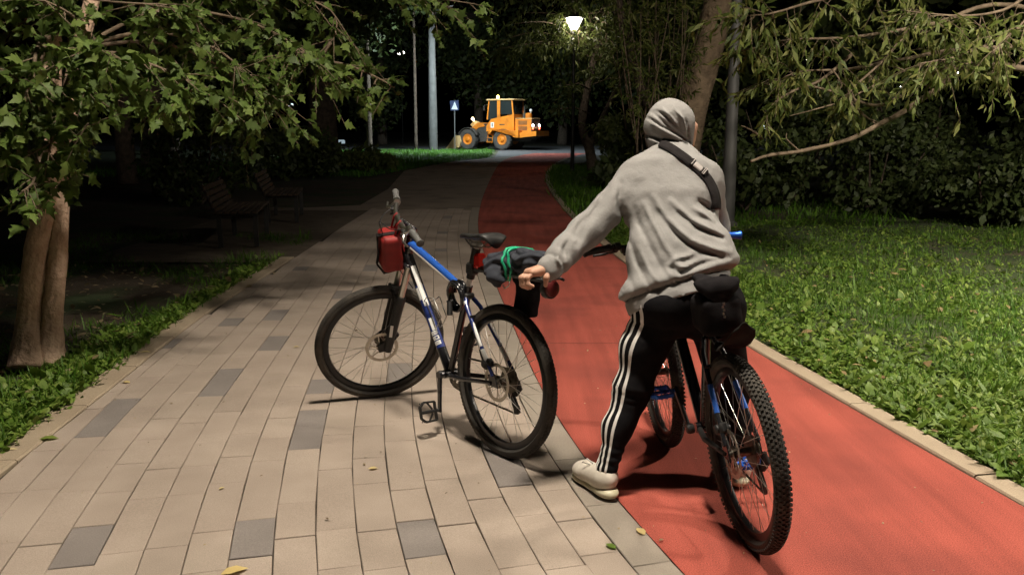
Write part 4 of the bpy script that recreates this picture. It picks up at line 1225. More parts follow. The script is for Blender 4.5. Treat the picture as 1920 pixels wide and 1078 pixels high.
# -- sling bag strap over the shoulder, with its buckle
bag = empty('sling_bag', tuple(at(1290, 310, 3.66)), 'black shoulder strap with grey buckle across the back of the grey hoodie', 'bag')
bo = np.array(bag.location)
def hitback(px, py):
    t = at(px, py, 4.0); c = np.array([0, 0, CAM_H]); d = t - c; d /= np.linalg.norm(d)
    h_ = bvh.ray_cast(Vector(c), Vector(d), 8)
    return None if h_[0] is None else (np.array(h_[0]), np.array(h_[1]))
cl_ = cr_path([np.array(p, float) for p in [(1238, 270), (1258, 280), (1278, 294), (1300, 311), (1320, 330), (1333, 350), (1340, 372), (1341, 392)]], 6)
V, F = [], []; w_px = 7.8
for i, c in enumerate(cl_):
    d = np.array(cl_[min(i + 1, len(cl_) - 1)]) - np.array(cl_[max(i - 1, 0)]); d /= np.linalg.norm(d); nn = np.array([-d[1], d[0]])
    row = [hitback(*(c + nn * w_px * e)) for e in (-1, -.33, .33, 1)]
    if any(r_ is None for r_ in row): continue
    V += [r_[0] + r_[1] * .006 - bo for r_ in row]
m = len(V) // 4
Vn = [np.array(v) for v in V]
for i in range(m - 1):
    for j in range(3): F.append((i * 4 + j, i * 4 + j + 1, i * 4 + j + 5, i * 4 + j + 4))
so_ = MB().add(Vn, F).build('strap', M['strap'], bag, smooth=True)
sm = so_.modifiers.new('thick', 'SOLIDIFY'); sm.thickness = .004; sm.offset = 0
hb_ = hitback(1305, 314); tA, tB = hitback(1296, 307)[0], hitback(1318, 326)[0]
ud = (tB - tA) / np.linalg.norm(tB - tA); nn = hb_[1]; nn = nn - ud * (nn @ ud); nn /= np.linalg.norm(nn); wd = np.cross(nn, ud)
BM = np.array([ud, wd, nn]).T; bc = (tA + tB) / 2 + nn * .012 - bo
mb = MB(); mb.box(bc - ud * .002, (.042, .032, .012), BM, bev=.004)
buckle = mb.build('buckle', M['buckle'], bag, smooth=False)
mb = MB(); mb.box(bc + ud * .033, (.024, .040, .012), BM, bev=.004); mb.box(bc - ud * .032, (.016, .042, .012), BM, bev=.004)
mb.build('buckle_clasp', M['strap'], bag)
mb = MB(); mb.box(bc + ud * .033 + nn * .007, (.004, .040, .004), BM); mb.box(bc + ud * .026 + nn * .007, (.003, .040, .004), BM); mb.box(bc - ud * .032 + nn * .007, (.004, .042, .004), BM)
mb.build('buckle_ridge', M['buckle'], bag)

# ------------------------------------------------------------------ luggage on the standing bicycle
def on_bike(name, label, cat, B):
    o = empty(name, (0, 0, 0), label, cat); o.matrix_world = B['mw']; return o
# folded jacket
jk = on_bike('folded_jacket', 'dark navy jacket rolled up and strapped on the rack of the standing bicycle', 'jacket', B1)
top = rz + .03
jp = [('ell', (-.10, 0, top + .045), (.16, .085, .055), None), ('ell', (-.20, .02, top + .065), (.10, .08, .045), None), ('ell', (.0, .03, top + .03), (.10, .075, .045), None), ('ell', (-.06, -.06, top + .03), (.13, .05, .05), None), ('cone', (.02, .07, top - .005), (-.06, .10, top - .03), .035, .03)]
def jk_post(P, f):
    f = f + wobble(P, 34, .012) + wobble(P, 75, .006) + .007 * np.sin(P[:, 2] * 150 + 3 * np.sin(P[:, 0] * 30)) * np.exp(-((P[:, 1] - .07) / .05) ** 2)
    return f + .018 * np.exp(-((P[:, 0] + .105) / .010) ** 2)
Vj, Fj = sdf_net(jp, .0065, .025, jk_post)
net_object('jacket_body', Vj, Fj, M['navy_fabric'], jk)
bv = BVHTree.FromPolygons([tuple(v) for v in Vj], [tuple(f) for f in Fj])
# green bungee over it
bg = on_bike('bungee_cord', 'bright green elastic cord hooked over the rolled jacket', 'cord', B1)
for k, x0 in enumerate((-.105, -.085)):
    pts = [np.array([x0 + .01, .062, rz - .01])]
    for t in np.linspace(-10, 190, 22):
        d = np.array([0, math.cos(R(t)), math.sin(R(t))]); c = np.array([x0 + .02 * math.sin(R(t)), 0, top + .03])
        h_ = bv.ray_cast(Vector(c + d * .3), Vector(-d), .3)
        if h_[0] is not None: pts.append(np.array(h_[0]) + d * .005)
    pts.append(np.array([x0 + .01, -.062, rz - .01]))
    MB().tube(pts, .0062, 8).build('elastic', M['green_cord'], bg, smooth=True)
MB().tube([(-.10, .062, rz - .005), (-.10, .07, rz - .03), (-.075, .072, rz - .045), (-.055, .068, rz - .03)], .0028, 6).build('hook', M['steel'], bg, smooth=True)
# black pannier hanging under the rack
pn = on_bike('pannier_bag', 'small black fabric bag hanging below the rack over the rear wheel', 'bag', B1)
Vp, Fp = sdf_net([('box', (-.06, -.075, rz - .085), (.06, .035, .10), axis_rot((0, 1, 0), -.12), .02), ('box', (-.07, -.07, rz + .0), (.075, .04, .03), None, .012)], .008, .02, lambda P, f: f + wobble(P, 45, .004))
net_object('bag_body', Vp, Fp, M['black_fabric'], pn)
MB().tube([(-.02, -.06, rz - .14), (-.01, -.05, rz - .20), (-.015, -.05, rz - .225)], .005, 6).build('strap', M['strap'], pn)
# coiled cable lock on the seat tube
lk = on_bike('cable_lock', 'coiled black cable lock hung where seat tube and top tube meet', 'lock', B1)
c0 = stop + np.array([.05, .025, -.035])
pts = []
for i in range(5 * 18):
    t = 2 * math.pi * i / 18; k = i / 18
    pts.append(c0 + np.array([  .060 * math.cos(t) + .01 * math.sin(k), .012 * (k - 2.5) + .012 * math.sin(t), .066 * math.sin(t) + .006 * math.cos(2 * k)]))
MB().tube(pts, .0085, 8).build('cable', M['black_gloss'], lk, smooth=True)
MB().tube([c0 + (.02, .03, -.03), c0 + (.0, .045, -.09)], .014, 12).build('lock_barrel', M['black_plastic'], lk, angle=40)
MB().box(stop + (-.0, 0, -.03), (.05, .055, .03), bev=.008).build('bracket', M['black_plastic'], lk)
# red bag on the handlebar: hangs in front of the stem
rb = on_bike('handlebar_bag', 'red nylon bag with black strap hanging on the handlebar of the standing bicycle', 'bag', B1)
xs1 = B1['xs']; bc_ = B1['bar'] + np.array([.07, -.015, -.16])
hs = (.055, .085, .10)
Vr, Fr = sdf_net([('box', bc_, hs, axis_rot((0, 1, 0), -.12), .025), ('ell', bc_ + (.025, 0, -.03), (.05, .075, .07), None)], .007, .02, lambda P, f: f + wobble(P, 40, .004))
net_object('bag_body', xs1(Vr), Fr, M['red_fabric'], rb)
for yy in (-.03, .055):
    MB(xs1).ring(bc_ + (0, yy, 0), (0, 1, 0), .0, [(0, 0), (0, 0), (0, 0)], 3) if False else None
mb = MB(xs1)
loop = [bc_ + np.array([a, 0, b]) for a, b in ((-.060, .10), (.055, .108), (.068, .0), (.085, -.05), (.06, -.108), (-.06, -.104))]
for i in range(len(loop)):
    a, b = loop[i], loop[(i + 1) % len(loop)]
    mb.bar(a + (0, .03, 0), b + (0, .03, 0), .034, .004, up=(0, 1, .001)) if False else mb.box((a + b) / 2 + (0, .03, 0), (np.linalg.norm(b - a) + .004, .032, .006), np.array([(b - a) / np.linalg.norm(b - a), (0, 1, 0), np.cross((b - a) / np.linalg.norm(b - a), (0, 1, 0))]).T)
mb.build('strap', M['strap'], rb)
MB(xs1).box(bc_ + (-.062, 0, .03), (.008, .15, .05), bev=.003).build('flap', M['red_fabric'], rb)
for yy in (-.05, .05): MB(xs1).tube([bc_ + (-.03, yy, .09), B1['bar'] + (.018, yy, .0), B1['bar'] + (.0, yy, .018), B1['bar'] + (-.016, yy, -.01), bc_ + (-.045, yy, .09)], .006, 8).build('hanging_loop', M['red_fabric'], rb, smooth=True)

# ---- extras on the cyclist's bicycle
b2 = B2['root']; s2, sd2, st2 = B2['sad'], B2['sd'], B2['stop']
gd = MB(); V, F = [], []
for i, (xx, zz, w) in enumerate(((.17, .728, .028), (.11, .735, .04), (.05, .752, .05), (.0, .778, .056), (-.05, .815, .055), (-.085, .848, .043), (-.097, .862, .02))):
    for k in range(7):
        a = -1 + 2 * k / 6
        V.append((xx, w * a, zz - .022 * a * a))
for i in range(6):
    for k in range(6): F.append((i * 7 + k, i * 7 + k + 1, i * 7 + 8 + k, i * 7 + 7 + k))
mg = MB().add(V, F).build('mudguard', M['guard'], b2, smooth=True)
sm = mg.modifiers.new('thick', 'SOLIDIFY'); sm.thickness = .004
MB().bar((.17, 0, .735), st2 + sd2 * .08, .02, .012).build('mudguard_arm', M['black_plastic'], b2)
sb = on_bike('saddle_bag', 'black pouch with a small metal zip under the saddle below the cyclist', 'bag', B2)
Vs, Fs = sdf_net([('box', s2 + (-.06, 0, -.10), (.075, .078, .072), None, .03), ('ell', s2 + (-.085, 0, -.11), (.06, .072, .07), None)], .008, .02, lambda P, f: f + wobble(P, 40, .003))
net_object('pouch', Vs, Fs, M['black_fabric'], sb)
mb = MB()
for i in range(5): mb.box(s2 + (-.15, .004 * (i % 2), -.05 - .012 * i), (.006, .007, .008))
mb.build('zip', M['steel'], sb)

# ------------------------------------------------------------------ park lamps
def park_lamp(name, base_xy, label, lit, h=4.55, energy=0.0, r0=.085, tint=LAMP_WARM, flat=False):
    root = empty(name, (base_xy[0], base_xy[1], 0), label, 'street lamp', 'lamp posts along the path')
    MB().lathe([(r0 * 1.5, 0), (r0 * 1.5, .06), (r0 * 1.05, .09), (r0, .9), (r0 * .92, 1.0), (r0 * .62, h)], (0, 0, 0), (0, 0, 1), 20).build('post', M['pole_grey'] if not lit else M['metal_dark'], root, angle=40)
    top = h
    mb = MB(); mb.lathe([(.02, top + .62), (.10, top + .60), (.26, top + .54), (.345, top + .50), (.345, top + .485), (.30, top + .485)], (0, 0, 0), (0, 0, 1), 28)
    mb.build('cap', M['metal_dark'], root, angle=40)
    fr = MB()
    for k in range(4):
        a = k * math.pi / 2 + .3; fr.tube([(.07 * math.cos(a), .07 * math.sin(a), top), (.32 * math.cos(a), .32 * math.sin(a), top + .49)], .011, 6)
    fr.build('lantern_frame', M['metal_dark'], root)
    dm = emit('lantern_glow', tint, energy) if lit else mat('lantern_glass', (.35, .35, .33), .25)
    prof = [(.205, top + .40), (.215, top + .43), (.20, top + .47)] if flat else [(.09, top + .12), (.14, top + .20), (.265, top + .47)]
    MB().lathe(prof, (0, 0, 0), (0, 0, 1), 16).build('diffuser', dm, root, angle=60)
    return root
def mast_lamp(base, head, h, energy, label, shield=False):
    root = empty('street_lamp', (base[0], base[1], 0), label, 'street lamp', 'lamp posts along the path'); hx, hy = head[0] - base[0], head[1] - base[1]
    MB().lathe([(.16, 0), (.16, .08), (.10, .12), (.065, h - .5)], (0, 0, 0), (0, 0, 1), 18).build('post', M['pole_grey'], root, angle=40)
    MB().tube([(0, 0, h - .6), (hx * .08, hy * .08, h - .1), (hx * .35, hy * .35, h + .12), (hx, hy, h + .10)], [.055, .05, .045, .04], 10).build('arm', M['pole_grey'], root, smooth=True)
    MB().lathe([(.10, .16), (.30, .12), (.36, .0), (.32, -.005)], (hx, hy, h), (0, 0, 1), 24).build('luminaire_housing', M['metal_dark'], root, angle=40)
    MB().lathe([(.13, -.16), (.24, -.12), (.30, -.04), (.29, -.008)], (hx, hy, h), (0, 0, 1), 20).build('luminaire_lens', emit('lamp_glow', LAMP_WARM, energy), root, angle=60)
    if shield: MB().box((hx - .37, hy, h - .18), (.015, .9, .38), bev=.004).build('added_light_blocker', M['metal_dark'], root)  # added plate that blocks the fill lamp's light towards the path
mast_lamp((-3.3, 1.6), (.10, 2.95), 6.0, 530, 'lit mast lamp reaching over the paving above the two bicycles')
mast_lamp((8.2, 4.2), (6.4, 4.7), 5.2, 1250, 'added fill lamp on an unseen mast brightening the right lawn', shield=True)  # out-of-view fill lamp, added to brighten the right lawn
park_lamp('park_lamp', (2.10, 30.7), 'glowing lantern on a thin dark post where the red track bends', True, 4.65, 60, r0=.07)
park_lamp('park_lamp', (3.33, 13.5), 'thick grey lamp post with no light right behind the cyclist', False, 4.6, r0=.105)

# ------------------------------------------------------------------ far street lamp on a concrete column
M['concrete'] = noisy('weathered_concrete', [(.075, .075, .072), (.11, .11, .105)], 3, .9, .3, 30)
sl = empty('street_lamp', (-5.35, 60.2, 0), 'tall pale concrete street lamp column behind the far lawn', 'street lamp')
MB().lathe([(.30, 0), (.29, 2.5), (.20, 9.0)], (0, 0, 0), (0, 0, 1), 16).build('column', M['concrete'], sl, angle=40)
MB().tube([(.0, 0, 8.6), (.5, -.3, 9.15), (1.6, -1.2, 9.3)], .05, 8).build('arm', M['metal_dark'], sl, smooth=True)
LX = at(862, 29, 55.0) - np.array([-5.35, 60.2, 0])
MB().tube([(1.6, -1.2, 9.3), tuple(LX + (-.6, .4, .12)), tuple(LX + (0, 0, .12))], .04, 8).build('arm', M['metal_dark'], sl, smooth=True)
MB().box(LX + (.2, 0, .08), (1.5, .34, .12), bev=.03).build('luminaire_housing', M['metal_dark'], sl)
MB().box(LX + (.2, 0, -.01), (1.3, .26, .05)).build('luminaire_lens', emit('street_light_glow', LAMP_COOL, 2300), sl)
for dy in (-.16,): MB().box(LX + (.2, dy, -.06), (1.5, .02, .22)).build('added_cutoff_skirt', M['metal_dark'], sl)  # side plate added to cut the lamp's low light towards the path

# ------------------------------------------------------------------ trees
def add_twigs(acc, pts, radii, n_tw, tw_len, n_lf, lsize, droop, tmb, start=.15, spread=1.0, lw=.55):
    P = [np.asarray(p, float) for p in pts]
    path = cr_path(P, 6)
    bd = np.array([path[min(i + 1, len(path) - 1)] - path[max(i - 1, 0)] for i in range(len(path))])
    for _ in range(n_tw):
        t = start + (1 - start) * RNG.random() ** .8; i = int(t * (len(path) - 1))
        a = path[i]; d0 = bd[i] / (np.linalg.norm(bd[i]) + 1e-9)
        rv = RNG.normal(0, 1, 3); rv[2] *= .6; rv /= np.linalg.norm(rv)
        d = d0 * .5 + rv * spread; d[2] -= droop * .35; d /= np.linalg.norm(d)
        L = tw_len * (.5 + RNG.random() * .8)
        m = a + d * L * .5 + np.array([0, 0, -droop * L * .10]); e = a + d * L + np.array([0, 0, -droop * L * .35])
        if tmb is not None: tmb.tube([a, m, e], [.0045, .003, .0016], 4, caps=False)
        for k in range(n_lf):
            s_ = .2 + .8 * (k + RNG.random()) / n_lf
            p = (a + (m - a) * s_ * 2) if s_ < .5 else (m + (e - m) * (s_ - .5) * 2)
            ld = d * .6 + RNG.normal(0, .55, 3); ld[2] -= droop * .75
            acc['P'].append(p); acc['D'].append(ld); nn = RNG.normal(0, .8, 3) + np.array([0, -.3, .7]); acc['N'].append(nn)
            acc['L'].append(lsize * (.5 + .85 * RNG.random())); acc['W'].append(lw)
def new_acc(): return dict(P=[], D=[], N=[], L=[], W=[])
def crown_mesh(acc, root, mat_, shape, name='crown'):
    P = np.array(acc['P']) - np.array(root.location); L = np.array(acc['L'])
    return leaves(name, P, np.array(acc['D']), np.array(acc['N']), L, L * np.array(acc['W']), mat_, root, shape)
def trunk_tube(pts, radii, root, mat_, name='trunk', n=14, rough=.06, seg=6, ridge=0.0):
    path = cr_path([np.asarray(p, float) for p in pts], seg)
    rr_ = np.interp(np.linspace(0, 1, len(path)), np.linspace(0, 1, len(radii)), radii)
    mb = MB(); mb.tube([p - np.array(root.location) for p in path], list(rr_), n)
    V = mb.v[0]
    k = np.repeat(np.arange(len(path)), n)
    c = np.repeat(np.array([p - np.array(root.location) for p in path]), n, 0)
    th = np.tile(np.arange(n), len(path))
    f = 1 + rough * (np.sin(th * 2.1 + k * .35) + .6 * np.sin(th * 4.7 + k * .9) + .5 * np.sin(k * 1.7 + th)) + ridge * (np.sin(th * 2.5 + 2 * np.sin(k * .5)) * np.sin(k * .9 + th * .7) + .7 * np.sin(th * 1.9 - k * .4))
    mb.v[0] = c + (V - c) * f[:, None]
    return mb.build(name, mat_, root, smooth=True)

# -- twin-trunk box elder, left
t1 = [gnd(50, 690), at(54, 600, 5.50), at(66, 480, 5.52), at(84, 380, 5.55), at(92, 250, 5.6), at(96, 90, 5.7), at(100, -150, 5.9), at(120, -380, 6.2)]
t2 = [gnd(94, 682), at(98, 600, 5.54), at(108, 480, 5.58), at(112, 380, 5.62), at(122, 250, 5.7), at(150, 90, 5.9), at(210, -120, 6.3), at(300, -330, 6.9)]
el = empty('box_elder_tree', tuple(gnd(72, 685)), 'twin-trunk tree with pale tan bark and lit green leaves at the left edge', 'tree')
trunk_tube(t1, [.115, .072, .068, .066, .062, .06, .05, .035], el, M['bark'], n=36, seg=12, rough=.03, ridge=.035)
trunk_tube(t2, [.10, .062, .058, .057, .055, .05, .04, .03], el, M['bark'], n=36, seg=12, rough=.03, ridge=.035)
acc = new_acc(); T = at(92, 250, 5.6); T2 = at(150, 90, 5.9); T3 = at(100, -150, 5.9)
BOUGHS = [
    ([at(84, 340, 5.55), at(60, 290, 5.2), at(10, 250, 4.95), at(-60, 230, 4.8)], 34, .30, 12),
    ([at(84, 340, 5.55), at(110, 300, 5.2), at(140, 262, 4.95), at(165, 232, 4.75)], 20, .22, 10),
    ([at(88, 300, 5.5), at(70, 320, 5.1), at(60, 345, 4.9), at(40, 360, 4.8)], 22, .22, 9),
    ([T, at(60, 180, 5.2), at(0, 130, 4.9), at(-80, 110, 4.8)], 34, .32, 12),
    ([T, at(150, 150, 5.3), at(230, 110, 5.1), at(330, 140, 5.1), at(370, 165, 5.15)], 44, .30, 12),
    ([T, at(140, 120, 5.1), at(170, 95, 4.9), at(215, 100, 4.8)], 30, .26, 12),
    ([T2, at(280, 60, 6.0), at(400, 90, 6.2), at(470, 150, 6.3), at(500, 195, 6.3)], 60, .42, 12),
    ([T2, at(300, 20, 6.2), at(460, 40, 6.5), at(560, 90, 6.6), at(600, 130, 6.6)], 60, .42, 12),
    ([T3, at(300, -60, 6.6), at(480, -30, 6.8), at(620, 20, 6.9), at(625, 80, 6.9)], 60, .45, 12),
    ([T3, at(420, -110, 7.0), at(640, -60, 7.2), at(790, -10, 7.3), at(890, 8, 7.3)], 46, .45, 12),
    ([at(620, 80, 6.9), at(608, 110, 6.9), at(660, 125, 6.9), at(715, 150, 6.9), at(740, 165, 6.9)], 22, .22, 10),
    ([T3, at(60, -40, 5.6), at(180, 0, 5.6), at(330, 10, 5.8)], 40, .4, 12),
    ([T3, at(-30, -10, 5.4), at(-80, 40, 5.2)], 40, .4, 12),
    ([T3, at(200, -120, 6.2), at(400, -60, 6.6), at(520, 10, 7.0)], 50, .45, 12),
    ([T3, at(40, -200, 6.6), at(150, -150, 7.5), at(300, -20, 8.6), at(420, 80, 9.2)], 60, .6, 12),
    ([T3, at(60, -100, 7.0), at(40, 20, 8.0), at(120, 120, 8.6), at(250, 180, 9.0)], 60, .6, 12),
    ([at(100, 60, 5.6), at(70, 90, 5.1), at(60, 150, 4.95), at(40, 190, 4.9)], 26, .25, 11),
    ([at(110, 180, 5.6), at(120, 200, 5.2), at(100, 250, 5.05), at(90, 300, 5.0)], 26, .22, 10),
    ([at(110, 60, 5.7), at(140, 40, 5.3), at(120, 20, 5.1), at(80, 0, 5.0)], 26, .28, 11),
    ([T3, at(250, -200, 6.4), at(420, -230, 6.9), at(600, -180, 7.2)], 90, .6, 14),  # from here on, high boughs out of view, added to shade benches and paving
    ([T3, at(0, -260, 6.2), at(-150, -300, 6.4), at(-300, -200, 6.5)], 90, .6, 14),
    ([T3, at(150, -330, 6.3), at(250, -420, 6.6), at(380, -450, 7.0)], 90, .6, 14),
    ([T3, at(60, -300, 6.8), at(50, -250, 7.6), at(100, -150, 8.2)], 90, .6, 14),
    ([T3, at(100, -400, 6.2), at(40, -500, 6.2), at(-50, -560, 6.3)], 80, .6, 14),
    ([T3, np.array([-2.6, 6.4, 4.2]), np.array([-2.0, 6.8, 4.0]), np.array([-1.2, 7.2, 3.7])], 110, .6, 14),  # unseen overhead boughs, added to shade the left paving further on
    ([T3, np.array([-2.8, 6.8, 3.8]), np.array([-2.2, 7.6, 3.6]), np.array([-1.3, 8.2, 3.5])], 110, .6, 14),
    ([T3, np.array([-3.2, 6.6, 4.6]), np.array([-2.8, 7.2, 4.6]), np.array([-2.0, 7.8, 4.3])], 110, .6, 14),
    ([T3, np.array([-3.4, 6.4, 3.6]), np.array([-3.3, 7.0, 3.5]), np.array([-3.0, 7.8, 3.3])], 110, .6, 14),
    ([T3, np.array([-3.0, 6.0, 4.0]), np.array([-2.4, 6.2, 3.5]), np.array([-1.8, 6.6, 3.3])], 110, .5, 14),
    ([T3, np.array([-2.6, 6.0, 5.0]), np.array([-1.8, 6.4, 5.0]), np.array([-1.0, 6.8, 4.8])], 110, .6, 14),
    ([T2, at(300, 80, 7.6), at(420, 130, 8.6), at(470, 190, 9.0), at(440, 230, 9.0)], 50, .5, 12),
]
for pts, ntw, tl_, nl in BOUGHS:
    tmb = MB(); tmb.tube([p - np.array(el.location) for p in cr_path(pts, 5)], list(np.linspace(.016, .004, (len(pts) - 1) * 5 + 1)), 6)
    a2 = MB(); add_twigs(acc, pts, None, int(ntw * (.68 if ntw < 80 else 1.25)), tl_, int(nl * .8), .088, .55, a2, spread=.9, lw=.80)
    for v_, in zip(a2.v): tmb.v.append(v_ - np.array(el.location))
    tmb.f += [tuple(i + tmb.n for i in f) for f in a2.f]; tmb.n += a2.n
    tmb.build('branch', M['twig'], el, smooth=True, fix=False)
crown_mesh(acc, el, M['leaf_elder'], LEAF_LOBED)

# -- big willow behind the cyclist
wl = empty('willow_tree', tuple(np.append(at(1268, 300, 19.0)[:2], 0)), 'big leaning willow trunk with upright shoots behind the hooded cyclist', 'tree')
wb_ = np.array(wl.location)
trunk_tube([wb_, at(1285, 260, 19), at(1308, 170, 19), at(1332, 80, 19.1), at(1350, -20, 19.3), at(1375, -200, 20)], [.42, .33, .31, .31, .33, .28], wl, M['bark_will'], rough=.05)
trunk_tube([at(1240, 330, 19.4), at(1215, 200, 19.6), at(1170, 60, 19.8), at(1150, -80, 20)], [.14, .11, .09, .07], wl, M['bark_dark'], name='limb', n=10)
acc = new_acc()
for i in range(26):
    x0 = 1130 + 220 * RNG.random(); Y = 17.5 + 2.5 * RNG.random()
    b = at(1230 + .35 * (x0 - 1230) + RNG.normal(0, 14), 300 - 60 * RNG.random(), Y); t_ = at(x0, -30 + 60 * RNG.random(), Y - .6)
    pts = [b, (b + t_) / 2 + RNG.normal(0, .12, 3), t_]
    tmb = MB(); tmb.tube([p - wb_ for p in cr_path(pts, 4)], list(np.linspace(.018, .006, 9)), 5)
    tmb.build('shoot', M['twig'], wl, smooth=True, fix=False)
    add_twigs(acc, pts, None, 14, .55, 9, .15, .5, None, lw=.24, spread=.7)
crown_mesh(acc, wl, M['leaf_willow'], LEAF_SLIM)

# -- near willow reaching in from the right
w2b = np.array([7.9, 10.8, 0.0])
w2 = empty('willow_tree', tuple(w2b), 'willow with slender lit leaves reaching in from the right edge above the lawn', 'tree')
trunk_tube([w2b, w2b + (-.1, 0, 1.2), w2b + (-.3, -.1, 2.6), w2b + (-.5, -.2, 4.4), w2b + (-.4, -.2, 6)], [.34, .26, .22, .17, .12], w2, M['bark_will'])
fork_ = w2b + np.array([-.3, -.1, 2.4])
WB = [
    ([fork_, at(1900, 10, 10.3), at(1750, 45, 9.8), at(1600, 70, 9.3), at(1480, 75, 9.0), at(1400, 95, 8.8)], 70, .5, 14, .02),
    ([fork_, at(1940, -60, 10), at(1700, -30, 9.2), at(1540, 0, 8.8), at(1450, 25, 8.6), at(1395, 30, 8.5)], 70, .5, 14, .02),
    ([fork_, at(1850, 90, 10), at(1700, 110, 9.6), at(1590, 130, 9.3), at(1500, 135, 9.1), at(1440, 160, 9.0)], 55, .45, 13, .018),
    ([at(1600, 100, 9.3), at(1540, 150, 9.1), at(1490, 170, 9.0), at(1450, 195, 8.9), at(1432, 230, 8.9)], 18, .32, 11, .012),
    ([at(1700, 60, 9.5), at(1660, 110, 9.3), at(1600, 165, 9.1), at(1590, 185, 9.1)], 30, .35, 12, .012),
    ([fork_, at(1930, 60, 9.4), at(1840, 90, 9.0), at(1780, 110, 8.8), at(1720, 120, 8.7)], 50, .5, 13, .014),
    ([fork_, at(1990, -20, 9.6), at(1880, 20, 9.2), at(1800, 30, 9.0), at(1690, 20, 8.8)], 60, .55, 13, .016),
    ([fork_, at(1960, 100, 10.3), at(1880, 130, 10.4), at(1800, 110, 10.6), at(1720, 90, 10.8)], 60, .55, 13, .014),
    ([fork_, at(1980, 20, 9.0), at(1900, 60, 8.6), at(1860, 100, 8.5)], 40, .5, 13, .012),
]
acc = new_acc()
for pts, ntw, tl_, nl, r_ in WB:
    tmb = MB(); tmb.tube([p - w2b for p in cr_path(pts, 5)], list(np.linspace(r_ * 1.6, .004, (len(pts) - 1) * 5 + 1)), 7)
    a2 = MB(); add_twigs(acc, pts, None, int(ntw * .58), tl_ * .85, nl, .125, .85, a2, start=.35, lw=.27, spread=.8)
    for v_ in a2.v: tmb.v.append(v_ - w2b)
    tmb.f += [tuple(i + tmb.n for i in f) for f in a2.f]; tmb.n += a2.n
    tmb.build('branch', M['twig'], w2, smooth=True, fix=False)
# bare branches
for pts, r_ in (([fork_ + (0, 0, -.5), at(1850, 120, 9.8), at(1760, 166, 9.5), at(1690, 212, 9.3), at(1650, 233, 9.2), at(1590, 262, 9.1), at(1500, 284, 9.0), at(1440, 292, 8.95), at(1408, 303, 8.9)], .030),
                ([at(1690, 180, 9.3), at(1640, 198, 9.2), at(1560, 172, 9.1), at(1520, 160, 9.1), at(1495, 140, 9.1), at(1470, 134, 9.1)], .014),
                ([at(1640, 160, 9.2), at(1580, 190, 9.1), at(1530, 205, 9.0), at(1480, 218, 9.0)], .009),
                ([at(1590, 165, 9.1), at(1596, 195, 9.1), at(1620, 218, 9.1), at(1645, 229, 9.2)], .008),
                ([at(1560, 130, 9.1), at(1578, 160, 9.1), at(1558, 185, 9.1), at(1562, 205, 9.1)], .007),
                ([at(1430, 262, 9), at(1418, 250, 9), at(1400, 240, 9), at(1390, 236, 9)], .010),
                ([at(1500, 284, 9.0), at(1476, 262, 9.0), at(1475, 250, 9.0)], .007),
                ([at(1750, 170, 9.5), at(1720, 150, 9.4), at(1690, 130, 9.4), at(1640, 120, 9.4)], .010),
                ([at(1640, 232, 9.2), at(1610, 205, 9.1), at(1595, 170, 9.1), at(1570, 150, 9.1)], .007)):
    trunk_tube(pts, list(np.linspace(r_ * 1.25, r_ * .45, 4)), w2, M['twig'], name='branch', n=8, rough=.13, seg=7)
crown_mesh(acc, w2, M['leaf_willow'], LEAF_SLIM)

# -- tree by the lit lantern
lt = empty('lamp_tree', (2.9, 31.4, 0), 'slanting dark tree beside the glowing lantern with lit drooping leaves', 'tree'); ltb = np.array(lt.location)
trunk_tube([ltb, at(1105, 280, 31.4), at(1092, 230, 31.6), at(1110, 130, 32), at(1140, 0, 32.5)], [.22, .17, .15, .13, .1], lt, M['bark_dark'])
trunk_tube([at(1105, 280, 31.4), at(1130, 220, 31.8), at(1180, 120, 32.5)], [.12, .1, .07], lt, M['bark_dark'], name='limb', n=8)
acc = new_acc()
for i in range(30):
    a = at(1110 + RNG.normal(0, 20), 120 - 140 * RNG.random(), 32); e = at(900 + 330 * RNG.random(), -40 + 170 * RNG.random(), 29.5 + 5 * RNG.random())
    pts = [a, (a + e) / 2 + (0, 0, .5), e]
    tmb = MB(); tmb.tube([p - ltb for p in cr_path(pts, 4)], list(np.linspace(.03, .008, 9)), 5); tmb.build('branch', M['twig'], lt, smooth=True, fix=False)
    add_twigs(acc, pts, None, 24, 1.0, 9, .20, .9, None, start=.3, lw=.28, spread=.9)
for (cx, cy, Y, n_) in ((1060, 160, 30.2, 14), (1045, 205, 30.3, 9), (1120, 235, 30.6, 14), (1140, 265, 30.6, 12), (1180, 150, 31, 14), (1100, 130, 30.8, 10)):
    a = at(1108, cy + 10, 31.6); e = at(cx, cy, Y)
    add_twigs(acc, [a, (a + e) / 2 + (0, 0, .15), e], None, n_, .5, 9, .17, .7, None, start=.55, lw=.4, spread=.8)
    tmb = MB(); tmb.tube([p - ltb for p in (a, (a + e) / 2 + (0, 0, .15), e)], [.03, .02, .008], 5); tmb.build('branch', M['twig'], lt, smooth=True, fix=False)
crown_mesh(acc, lt, M['leaf_lit'], LEAF_QUAD)

